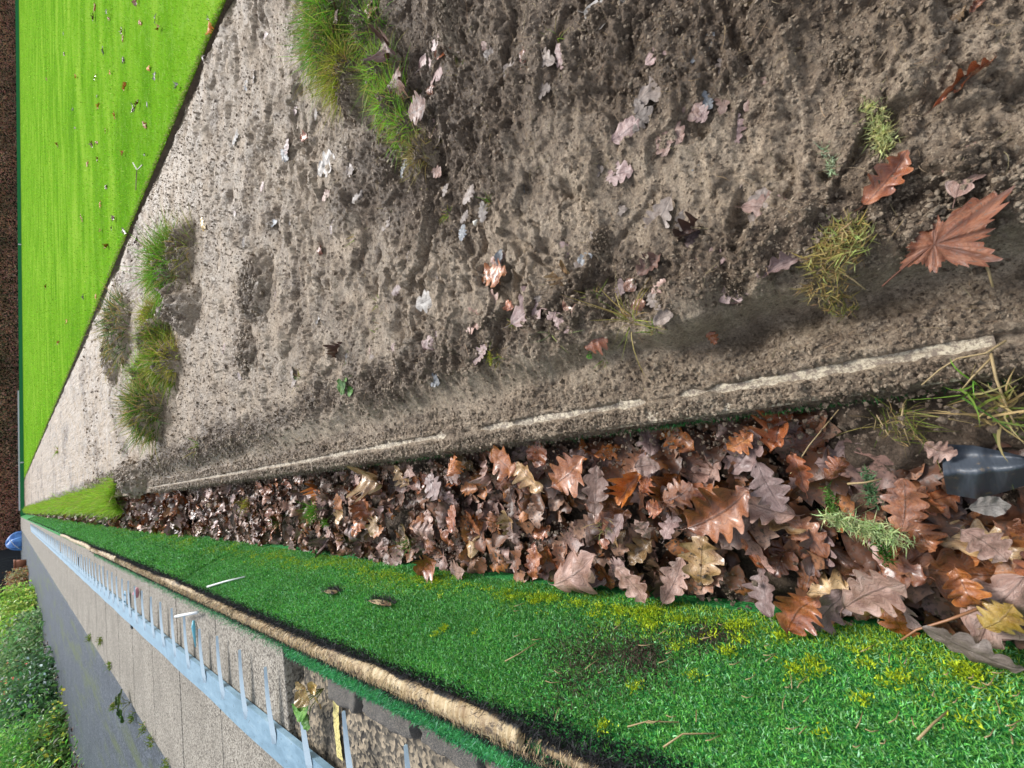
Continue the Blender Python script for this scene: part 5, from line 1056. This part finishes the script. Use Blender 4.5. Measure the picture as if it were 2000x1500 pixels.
# shrubs beside the asphalt
def shrub(name, label, c, r, n, ls, col, cols2=None, f2=0., asp=.55, stems=5, lean=0, fn=None):
    r = tuple(v*1.12 for v in r); n = int(n*1.2); t_ = empty(name, (c[0], c[1], .24), label, 'shrub'); cen = []
    for i in range(16): a, q = rng.uniform(0, 6.28), rng.random(); cen.append((math.cos(a)*q*r[0]*.8, math.sin(a)*q*r[1]*.8, r[2]*rng.uniform(.15, .9), rng.uniform(.22, .42)))
    k = rng.integers(0, 16, n); cen = np.array(cen); d = rng.normal(size=(n, 3)); d /= np.linalg.norm(d, axis=1, keepdims=True); rad = cen[k, 3:4]*min(r[0], r[1]*.8, 1.2)*rng.random((n, 1))**.35
    P_ = cen[k, :3]+d*rad*[1, 1, .8]; ext = rng.random(n) < .45; P_[ext] += rng.normal(0, 1, (ext.sum(), 3))*np.array([r[0]*.28, r[1]*.38, r[2]*.22]); P_[:, 2] = np.abs(P_[:, 2]); P_[:, 0] = np.minimum(P_[:, 0], -2.62-c[0]+.10*np.sin(P_[:, 1]*3)); cc = vary(col, n, .5, .2)
    if cols2: kk = rng.random(n) < f2; cc[kk] = vary(cols2, kk.sum(), .4)
    cc = np.clip(cc*1.45, 0, .9)
    link('foliage', leafcloud(P_, ls*(.6+.8*rng.random(n)), cc, asp=asp), M_foliage, t_, kind='stuff')
    mb = MB()
    for i in range(stems):
        e = cen[i*3 % 16]; mb.tube([(rng.uniform(-.1, .1), rng.uniform(-.1, .1), -.03), (e[0]*.5, e[1]*.5, e[2]*.5), tuple(e[:3])], [.018, .012, .005], 6)
    link('stems', mb.mesh('stems', True), m_bark, t_); return t_
def sh(px, py, *a, **k): p = at(px, py, .25); return p
# positions: a row behind the asphalt edge
shrub('feathery_shrub', 'feathery bright green shrub nearest the frame corner', (-3.95, 7.6), (1.05, 1.0, .62), 26000, .055, (.10, .29, .035), (.28, .48, .08), .3, .22)
shrub('feathery_shrub', 'feathery mid green shrub behind the nearest one', (-3.9, 9.7), (1.0, 1.1, .68), 20000, .06, (.09, .26, .05), (.24, .42, .09), .25, .25)
shrub('laurel_shrub', 'dark glossy leaved shrub overhanging the asphalt', (-3.45, 11.8), (.75, 1.1, .45), 9000, .08, (.06, .14, .05), (.40, .5, .48), .07, .55)
shrub('laurel_shrub', 'dark leaved shrub with yellowing leaves low by the kerb', (-3.25, 9.4), (.42, .9, .28), 4500, .065, (.08, .16, .04), (.5, .46, .06), .12, .6)
shrub('red_shrub', 'shrub with coral red leaves among the green ones', (-4.5, 13.2), (1.0, 1.2, .62), 9000, .075, (.55, .17, .11), (.18, .25, .08), .35, .55)
shrub('broad_shrub', 'grey-green shrub beyond the red one', (-4.1, 16.5), (1.3, 1.8, .62), 13000, .085, (.12, .23, .08), (.35, .42, .25), .12, .55)
shrub('broad_shrub', 'yellow-green shrub at the far bend of the path', (-3.6, 21.5), (1.5, 2.4, .70), 13000, .10, (.22, .36, .06), (.45, .5, .14), .15, .55)
shrub('broad_shrub', 'low brownish bush where the path meets the fence', (-3.0, 30), (.7, 1.4, .45), 4000, .10, (.22, .20, .09), (.25, .10, .05), .3, .55)
eh = empty('evergreen_hedge', (-7, 25, .2), 'tall dark evergreen hedge standing behind the shrubs', 'hedge'); n = 42000
y = 3+(60-3)*rng.random(n)**1.4; z = .2+3.2*rng.random(n); x = -6.6+.3*fbm(y*.8, z, 3, 14)+rng.normal(0, .12, n)
link('foliage', leafcloud(np.stack([x, y, z], -1)-[-7, 25, .2], (.07+.05*rng.random(n))*(1+y*.02), vary((.07, .13, .04), n, .5, .2)), M_foliage, eh, kind='stuff')
mb = MB(); mb.box((-7.6, 2.5, .2), (-6.9, 60, 3.5)); link('branches', mb.mesh('b', loc=(-7, 25, .2)), m_core, eh)
# leaf litter under the shrubs
lit = litter(260, (-3.3, -2.72), lambda r: 5+13*r.random()**1.5, lambda r, x, y: .255+.01*r.random(), lambda r, y: r.uniform(.04, .07), .3, LC[:3]+[(.12, .08, .05)], 15)
link('leaf_litter', lit, m_lit, kind='stuff', label='dead leaves gathered under the shrubs along the asphalt', category='leaf litter')
# far corner: plant pot, railing, dark gate, blue sheet
m_terra, nt, b = mat('terracotta', (.35, .13, .07), .7); m_iron, nt, b = mat('dark_iron', (.05, .055, .06), .5, .5, .3); m_dk, nt, b = mat('dark_panel', (.045, .047, .055), .6)
mb = MB(); mb.tube([(-2.55, 33, .25), (-2.55, 33, .62)], [.16, .24], 14); mb.tube([(-2.55, 33, .60), (-2.55, 33, .66)], .26, 14); bit('plant_pot', 'plant pot', 'terracotta plant pot beside the far end of the path', mb, m_terra, (-2.55, 33, .25))
t_ = empty('iron_railing', (-4, 48, .25), 'dark iron railing across the far end of the path', 'railing'); mb = MB(); mb.tube([(-3.1, 48, .45), (-9, 48, .45)], .03, 6); mb.tube([(-3.1, 48, 1.5), (-9, 48, 1.5)], .03, 6); link('rail', mb.mesh('rail', loc=(-4, 48, .25)), m_iron, t_)
for i in range(34): mb = MB(); x_ = -3.15-.17*i; mb.tube([(x_, 48, .25), (x_, 48, 1.62)], .025, 6); link('bar', mb.mesh('bar', loc=(-4, 48, .25)), m_iron, t_)
t_ = empty('dark_shed', (-8, 54, .2), 'plain dark grey building wall far behind the railing', 'building'); mb = MB(); mb.box((-14, 52.5, .2), (-2.6, 56, 3.2)); link('wall', mb.mesh('wall', loc=(-8, 54, .2)), m_dk, t_); mb = MB(); mb.box((-14.2, 52.3, 3.201), (-2.4, 56.2, 3.4)); link('roof', mb.mesh('roof', loc=(-8, 54, .2)), m_iron, t_)
m_blue, nt, b = mat('blue_sheet', (.10, .24, .62), .45); nn = noise(nt, 3, 4); nt.links.new(ramp(nt, nn, [(.4, (.07, .20, .55)), (.6, (.14, .36, .78))]), b.inputs['Base Color'])
nu, nv = 22, 18; V = []
for j in range(nv):
    for i in range(nu): u_, v_ = i/(nu-1)*2*math.pi, j/(nv-1); r_ = (1-v_**2.6)**.5*(1+.16*math.sin(3*u_+2*v_)+.1*math.sin(7*u_+4)); V.append((-2.05+.62*r_*math.cos(u_), 46+.5*r_*math.sin(u_), .25+.66*v_*(1+.12*math.sin(2*u_))))
t_ = empty('covered_heap', (-2.05, 46, .25), 'heap under a bright blue tarpaulin with a white cord', 'covered heap'); link('tarpaulin', mesh_np('tarp', np.array(V)-[-2.05, 46, .25], [grid_faces(nv, nu)], smooth=False), m_blue, t_)
mb = MB(); mb.tube([(-.45, -.5, .12), (-.15, -.52, .35), (.22, -.45, .52)], .02, 5); link('cord', mb.mesh('cord'), m_white, t_)

# ---------------------------------------------------------------- render settings
scene.render.engine = 'CYCLES'; scene.cycles.max_bounces = 6; scene.cycles.diffuse_bounces = 3; scene.cycles.glossy_bounces = 2; scene.cycles.transmission_bounces = 3
scene.render.resolution_x = 1024; scene.render.resolution_y = 768
